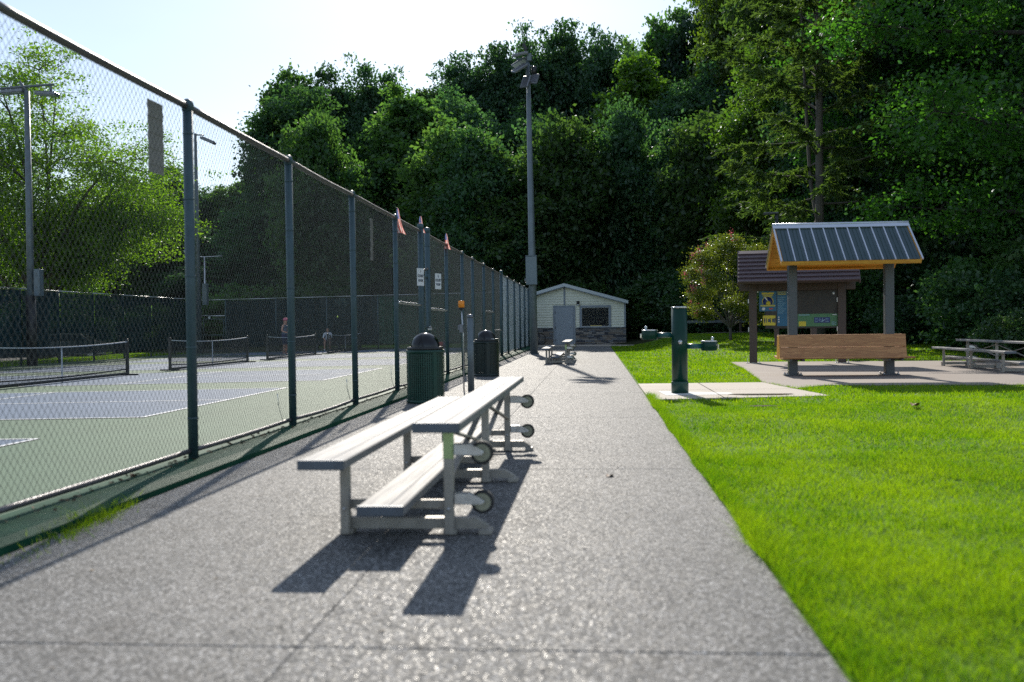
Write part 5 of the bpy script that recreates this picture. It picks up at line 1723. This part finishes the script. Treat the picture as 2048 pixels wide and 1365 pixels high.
# --- big yellow green elm beyond the left fence
def elm(seed):
    rng = np.random.default_rng(seed)
    mb = MB()
    mb.tube([(0, 0, -.4), (.05, 0, 1.4), (.1, .0, 2.9)], [.48, .36, .34], 12)
    tips, src = [], []
    for i, (a, sp, ht) in enumerate(((0.2, 5.2, 11.5), (2.9, 5.6, 12.5), (1.2, 2.2, 15.2), (4.3, 3.2, 14.2), (5.6, 5.4, 10.6), (3.6, 5.6, 10.2), (.9, 5.6, 9.4), (2.2, 5.0, 13.2), (5.0, 1.0, 15.8), (0.0, 6.2, 8.2))):
        e = (sp * math.cos(a), sp * math.sin(a), ht)
        lp = limb_path((.1, 0, 2.4 + .15 * (i % 4)), e, rng, .10, 8)
        r0 = .19 if i < 5 else .14
        mb.tube(lp, [r0 * (1 - .105 * k) for k in range(9)], 7, caps=False)
        src += lp[2:]
        for k in range(10):
            q = np.array(lp[rng.integers(2, 9)])
            d = unit(rng.normal(size=(1, 3)))[0] * np.array([1, 1, .55]) + np.array([math.cos(a), math.sin(a), .25]) * .35
            e2 = q + d * rng.uniform(1.2, 2.9)
            l2 = limb_path(q, e2, rng, .14, 4)
            mb.tube(l2, [.05, .04, .03, .02, .01], 5, caps=False)
            src += l2[1:]; tips.append(e2)
            for j in range(3):
                tips.append(np.array(l2[rng.integers(1, 5)]) + rng.normal(size=3) * .5)
        tips.append(np.array(e))
    tips = np.array(tips)
    tips = tips[tips[:, 2] > 2.6]
    C = np.repeat(tips, 7, 0) + rng.normal(size=(len(tips) * 7, 3)) * np.array([.8, .8, .5])
    idx = np.repeat(np.arange(len(C)), 32)
    P = C[idx] + rng.normal(size=(len(idx), 3)) * np.array([.34, .34, .16])
    T = np.clip(.6 * rng.uniform(size=len(C))[idx] + .4 * rng.uniform(size=len(idx)), 0, 1)
    add_twigs(mb, rng, src, C, .014, .005, 3)
    V, F = leaf_quads(rng, P, .18, .55, .9)
    return mb.mesh('trunk', MT['bark']), np_mesh('crown', V, F, MT['leaf_elm'], T)
et, ec = elm(5)
plant('elm_tree', 'big spreading yellow green tree with forking limbs beyond the left fence', 'tree', et, ec, (-28.4, 49, -.35), .4, (.92, .92, .93))
plant('elm_tree', 'second yellow green tree cut off by the left edge of the photo', 'tree', et, ec, (-37.5, 52, -.35), 2.5, (.9, .9, .7))
plant('woods_tree', 'mid green tree standing just beyond the back fence left of the dark woods', 'tree', MIDP[0][0], MIDP[0][1], (-19.8, 70, -.2), 1.0, (.8, .8, 1.22))
for (x, y, s) in ((-26.5, 60, .6), (-31, 58, .9), (-34.5, 47, 1.0), (-36, 42, 1.1), (-30.2, 66, 1.0), (-41, 60, 1.2)):
    p = SHRUB[2]
    plant('shrub', 'green shrub behind the parking lot beyond the left fence', 'shrub', p[0], p[1], (x, y, -.4), rs.uniform(0, 6), (s, s, s), 'shrubs beyond the left fence', 'foliage')

# --- bald cypress
def cypress(seed):
    rng = np.random.default_rng(seed)
    H = 27
    mb = MB()
    tp = limb_path((0, 0, -.3), (.1, 0, H), rng, .02, 12)
    mb.tube(tp, [.30 if i == 0 else .22 * (1 - i / 13.5) for i in range(13)], 10)
    mb.tube([(.1, 0, 5.2), (.55, -.1, 6.6), (.75, -.1, 9), (.9, 0, 13), (1.0, .1, 17)], [.10, .09, .075, .05, .03], 7, caps=False)
    A, B_, T = [], [], []
    for i in range(84):
        z = 3.4 + (H - 4.2) * (i / 84) ** .92
        ln = 5.4 * (1 - (z / (H + 2)) ** 1.5) * rng.uniform(.65, 1.15)
        a = i * 2.399 + rng.uniform(-.3, .3)
        up = rng.uniform(-.05, .25) if z < 9 else rng.uniform(.25, .7)
        e = (ln * math.cos(a), ln * math.sin(a), z + ln * up)
        lp = limb_path((.05, 0, z), e, rng, .08, 6, .06 if z < 8 else 0)
        mb.tube(lp, [.055 * (1 - .14 * k) for k in range(7)], 5, caps=False)
        lp = np.array(lp)
        bare = .12 if z > 5 else .30
        for k in range(40):
            u = bare + (1 - bare) * rng.uniform() ** .8
            q = lp[0] * 0 + np.array([np.interp(u * 6, np.arange(7), lp[:, d]) for d in range(3)])
            d = unit(rng.normal(size=(1, 3)))[0] * np.array([1, 1, .35]) + unit(lp[-1:] - lp[:1])[0] * .5 + np.array([0, 0, -.22])
            tl = rng.uniform(.45, 1.05)
            n = 46
            w = rng.uniform(size=n)
            base = q + np.outer(w, d * tl) + np.outer(w ** 2, np.array([0, 0, -.22 * tl]))
            dirs = unit(rng.normal(size=(n, 3)) * np.array([1, 1, .6]) + d + np.array([0, 0, -.35]))
            A.append(base); B_.append(base + dirs * rng.uniform(.12, .28, (n, 1))); T.append(np.clip(rng.uniform() * .6 + rng.uniform(size=n) * .4, 0, 1))
    A = np.concatenate(A); B_ = np.concatenate(B_); T = np.concatenate(T)
    sdv = unit(np.cross(B_ - A, rng.normal(size=A.shape))) * .034
    V = np.stack([A - sdv, A + sdv, B_], 1).reshape(-1, 3)
    F = np.arange(len(V)).reshape(-1, 3)
    return mb.mesh('trunk', MT['bark_pale']), np_mesh('crown', V, F, MT['needle'], T)
ct, cc = cypress(9)
plant('cypress_tree', 'tall feathery bald cypress with a straight trunk rising behind the bench shelter', 'tree', ct, cc, (9.6, 43.7, .5), 2.1, (1, 1, 1))

# --- sunlit broadleaf tree behind the cypress
bt, bc = broad_tree('maple_tree', 61, 19, 5.2, 3.0, 15, 44, 72, .24, MT['leaf_bright'], MT['bark'], .26, 1.05, 1.1, 3)
plant('maple_tree', 'bright green leafy tree glowing behind the bald cypress trunk', 'tree', bt, bc, (10.9, 58.5, .5), .6, (.80, .80, .86))
plant('woods_tree', 'dusky grey green tree rising behind the bright leafy tree and cypress', 'tree', PROTO[1][0], PROTO[1][1], (12.6, 66, .5), 2.0, (.7, .7, 1.02))

# --- broad leaved gum tree overhanging from the right
def gum(seed):
    rng = np.random.default_rng(seed)
    mb = MB()
    H = 22
    tp = limb_path((0, 0, -.4), (.3, .2, H), rng, .03, 9)
    mb.tube(tp, [.42 if i == 0 else .34 * (1 - i / 11) for i in range(10)], 10)
    lobes = []
    src = list(tp[2:])
    for i in range(24):
        z = 3.6 + (H - 4.5) * (i / 24)
        a = i * 2.4
        ln = 7.6 * math.sin(math.pi * min(.28 + .68 * i / 24, 1)) ** .7 * rng.uniform(.75, 1.05)
        e = (ln * math.cos(a), ln * math.sin(a), z + .12 * ln)
        lp = limb_path((.1, 0, z), e, rng, .1, 6)
        mb.tube(lp, [.10 * (1 - .14 * k) for k in range(7)], 6, caps=False)
        src += lp[1:]
        lobes.append((e[0] * .88, e[1] * .88, e[2], 1.9, 1.9, 1.2))
        lobes.append((e[0] * .5, e[1] * .5, e[2] - .3, 1.7, 1.7, 1.1))
    P, C, T = crown_points(rng, lobes, 32, 52, .85, .3)
    add_twigs(mb, rng, src, C, .018, .006, 4)
    V, F = leaf_quads(rng, P, .155, .68, .8)
    return mb.mesh('trunk', MT['bark_dark']), np_mesh('crown', V, F, MT['leaf_gum'], T)
gt, gc = gum(3)
plant('gum_tree', 'large broad leaved tree overhanging the upper right of the lawn', 'tree', gt, gc, (15.6, 33.5, .15), .3, (1.0, 1.0, 1.0))
plant('gum_tree', 'second broad leaved tree behind the overhanging one at the right edge', 'tree', gt, gc, (20.5, 41, .3), 2.2, (1.05, 1.05, 1.1))
plant('gum_tree', 'broad leaved tree standing in shade between the cypress and the right edge', 'tree', gt, gc, (16.2, 50, .5), 4.0, (.95, .95, 1.15))

# --- crape myrtle
def myrtle(seed):
    rng = np.random.default_rng(seed)
    mb = MB()
    lobes = []
    src = []
    for i in range(16):
        a = i * 2.4; u = (i + .5) / 16
        ln = 1.95 * math.sin(math.pi * (.18 + .72 * u)) ** .8 * rng.uniform(.55, 1.05)
        e = (ln * math.cos(a), ln * math.sin(a), .95 + 3.1 * u)
        lp = limb_path((.05 * math.cos(a), .05 * math.sin(a), .55), e, rng, .1, 5)
        mb.tube(lp, [.035 * (1 - .16 * k) for k in range(6)], 5, caps=False)
        src += lp[1:]
        lobes.append((*e, .50, .50, .40))
    mb.tube([(0, 0, -.2), (0, .02, .3), (0, 0, .7)], [.075, .06, .06], 8)
    P, C, T = crown_points(rng, lobes, 32, 56, .36, .2)
    add_twigs(mb, rng, src, C, .010, .004, 3)
    V, F = leaf_quads(rng, P, .085, .55, .5)
    # flower panicles on the outer left and top
    fl = C[(rng.uniform(size=len(C)) < .16) & ((C[:, 0] < -.85) | (C[:, 2] > 3.8))]
    idx = np.repeat(np.arange(len(fl)), 34)
    fp = fl[idx] + np.array([-.26, -.10, .20]) + rng.normal(size=(len(idx), 3)) * np.array([.06, .06, .10])
    V2, F2 = leaf_quads(rng, fp, .05, .8, .2)
    return mb.mesh('trunk', MT['bark_pale']), np_mesh('crown', V, F, MT['leaf_myrtle'], T), np_mesh('blossom', V2, F2, MT['blossom'], rng.uniform(size=len(F2)))
mt_, mc, mf = myrtle(8)
t = plant('crape_myrtle', 'small olive green crape myrtle with pink blossoms behind the drinking fountain', 'tree', mt_, mc, (5.75, 43.0, .42), 0, (1.05, 1.05, 1.02))
obj('blossom', mf, t)

# --- dark undergrowth at the right
for i, (x, y, s, k) in enumerate(((9.5, 47, .9, 0), (12.2, 40, .8, 1), (13.0, 34.5, .95, 0), (12.4, 30.5, .62, 1), (14.4, 29.6, .85, 2), (15.8, 27.5, .9, 0), (17.4, 30.5, 1.2, 0), (14.6, 36.5, 1.2, 2), (17.5, 35, 1.4, 1), (11.8, 45, 1.1, 2), (14.5, 44, 1.4, 0),
                                  (8.0, 58, 1.0, 1), (19.5, 26.5, 1.1, 1), (10.8, 52, 1.2, 0), (13.8, 50, 1.4, 1), (17.2, 44, 1.6, 0), (20.5, 34, 1.5, 2), (7.2, 60, 1.2, 0), (19.8, 31, 1.3, 1))):
    p = SHRUB[k]
    plant('shrub', 'dark undergrowth shrub beneath the trees at the right', 'shrub', p[0], p[1], (x, y, terrain(x, y) - .1), rs.uniform(0, 6), (s, s, s), 'undergrowth shrubs at the right', 'foliage')
# slender dark trunks inside the wood
for i, (x, y, h, r) in enumerate(((14.2, 47, 18, .16), (17.5, 52, 22, .2), (12.6, 53, 17, .13), (19.2, 45, 20, .18), (23, 49, 22, .2), (18, 38, 17, .15))):
    rng = np.random.default_rng(100 + i)
    plant('woods_tree', 'slender dark tree trunk inside the shady woods at the right', 'tree', PROTO[i % 5][0], PROTO[i % 5][1], (x, y, terrain(x, y) - .1), i * 1.3, (.55, .55, h / 26), 'slender trees inside the right woods')

# =================================================================== GRASS
def blades(rng, xy, h, w, zf, lean=.45):
    n = len(xy)
    base = np.zeros((n, 3)); base[:, :2] = xy
    base[:, 2] = zf
    a = rng.uniform(0, 2 * math.pi, n)
    side = np.stack([np.cos(a), np.sin(a), np.zeros(n)], 1)
    ln = rng.normal(size=(n, 2)) * lean
    hh = h * rng.uniform(.55, 1.25, n)
    tip = base + np.stack([ln[:, 0] * hh, ln[:, 1] * hh, hh], 1)
    wd = w * rng.uniform(.7, 1.3, n)
    V = np.stack([base - side * wd[:, None] / 2, base + side * wd[:, None] / 2, tip], 1)
    return V.reshape(-1, 3)

LZ = np.vectorize(lawn_z, otypes=[float])
def inside(poly, x, y):
    c = np.zeros(len(x), bool)
    n = len(poly)
    for i in range(n):
        x0, y0 = poly[i]; x1, y1 = poly[(i + 1) % n]
        hit = ((y0 > y) != (y1 > y)) & (x < (x1 - x0) * (y - y0) / (y1 - y0 + 1e-12) + x0)
        c ^= hit
    return c
rng = np.random.default_rng(77)
VV = []
def patch(x0, x1, y0, y1, dens, h, w, clump=.35):
    n = int((x1 - x0) * (y1 - y0) * dens)
    x = rng.uniform(x0, x1, n); y = rng.uniform(y0, y1, n)
    # keep what the lens could plausibly see
    k = (x < .60 * y + 1.8)
    k &= ~inside(FP, x, y) & ~inside(SP, x, y)
    for (sx_, sy_, r1) in ((2.32, 13.95, .2), (4.88, 10.3, .17)):
        k &= ((x - sx_) ** 2 + (y - sy_) ** 2 > r1 ** 2 * rng.uniform(.6, 1.6, n))
    # clumpy density
    cl = np.sin(x * 3.1 + 1.7 * np.sin(y * 2.3)) * np.sin(y * 2.7 + 1.3 * np.sin(x * 1.9))
    k &= rng.uniform(size=n) < (1 - clump * .5 + clump * .5 * cl)
    x, y = x[k], y[k]
    hv = h * (1 + .42 * np.sin(x * 17 + 3 * np.sin(y * 9)) * np.sin(y * 19 + 3 * np.sin(x * 7))) * (1 + .25 * np.sin(x * 1.3 + y * .7) * np.sin(y * 1.1 - x * .4)) * (1 + .18 * cl[k])
    VV.append(blades(rng, np.stack([x, y], 1), hv, w, LZ(x, y), .55))
patch(.86, 4.6, 2.0, 5.5, 12500, .034, .0036)
patch(.86, 6.6, 5.5, 9.0, 6500, .034, .0052)
patch(.86, 9.0, 9.0, 14.5, 2900, .036, .008)
patch(.84, 12, 14.5, 22.0, 900, .042, .014)
patch(.84, 16, 22, 34.0, 330, .046, .026)
patch(.84, 22, 34, 53.0, 130, .05, .045)
# ragged taller growth along the path edge
n = 15000
y = 2.0 + 14 * rng.uniform(size=n) ** 1.6
x = .800 + .018 * np.sin(y * 3.3) * np.sin(y * 1.1 + 2) + np.abs(rng.normal(size=n)) * .075
hv = .075 * (1 + .5 * np.sin(y * 2.1) * np.sin(y * .77 + 1)) * np.exp(-(x - .81) * 2.2)
V = blades(rng, np.stack([x, y], 1), np.minimum(hv, .12), .0045, np.maximum(LZ(np.maximum(x, .82), y), .0), .6)
VV.append(V)
V = np.concatenate(VV)
F = np.arange(len(V)).reshape(-1, 3)
gx, gy = V[::3, 0], V[::3, 1]
pn = (np.sin(gx * 1.9 + 1.3 * np.sin(gy * 1.1)) * np.sin(gy * 1.4 + 1.1 * np.sin(gx * .9)) + .6 * np.sin(gx * 5.1 + gy * 2.2) * np.sin(gy * 4.3 - gx * 1.7)
      + .5 * np.sin(gx * 9.7 + 2 * np.sin(gy * 6.1)) * np.sin(gy * 11.3 + np.sin(gx * 7)))
tn = np.clip(.48 + .24 * pn + rng.normal(size=len(F)) * .30 + .12 * np.clip((gx - 1.0) * 1.2, -1, 1), 0, 1)
gme = np_mesh('grass', V, F, MT['grass'], tn)
stuff(obj('grass', gme))
# tufts along pad edges
VV = []
for poly in (FP, SP):
    for i in range(len(poly)):
        a, b = np.array(poly[i]), np.array(poly[(i + 1) % len(poly)])
        L = np.linalg.norm(b - a)
        n = int(L * 90)
        u = rng.uniform(size=n)
        p = a + np.outer(u, b - a) + rng.normal(size=(n, 2)) * .035
        k = ~inside(FP, p[:, 0], p[:, 1]) & ~inside(SP, p[:, 0], p[:, 1]) & (p[:, 0] > .83)
        p = p[k]
        VV.append(blades(rng, p, np.full(len(p), .065), .010, LZ(p[:, 0], p[:, 1]), .5))
V = np.concatenate(VV); F = np.arange(len(V)).reshape(-1, 3)
stuff(obj('grass', np_mesh('edge_grass', V, F, MT['grass'], rng.uniform(size=len(F)))))
# weeds at the kerb, lower left
VV = []
for (cx, cy, sp, n, h) in ((-3.02, 5.75, .09, 240, .075), (-2.97, 5.35, .10, 180, .05), (-3.04, 6.2, .06, 70, .06), (-2.9, 4.9, .10, 60, .025)):
    p = np.array([cx, cy]) + rng.normal(size=(n, 2)) * np.array([sp * .5, sp * 1.6])
    VV.append(blades(rng, p, np.full(n, h), .0055, np.where(p[:, 0] < -3.06, .04, .0), .7))
V = np.concatenate(VV); F = np.arange(len(V)).reshape(-1, 3)
stuff(obj('weeds', np_mesh('weeds', V, F, MT['grass'], rng.uniform(size=len(F)))))
# verge grass beyond the left and back fences
n = 26000
x = rng.uniform(-28.5, -22.7, n); y = rng.uniform(30, 60, n)
V = blades(rng, np.stack([x, y], 1), np.full(n, .12), .05, -.235 - .02 * (-22.7 - x), .6); F = np.arange(len(V)).reshape(-1, 3)
stuff(obj('grass', np_mesh('verge_grass', V, F, MT['grass'], rng.uniform(size=len(F)))))
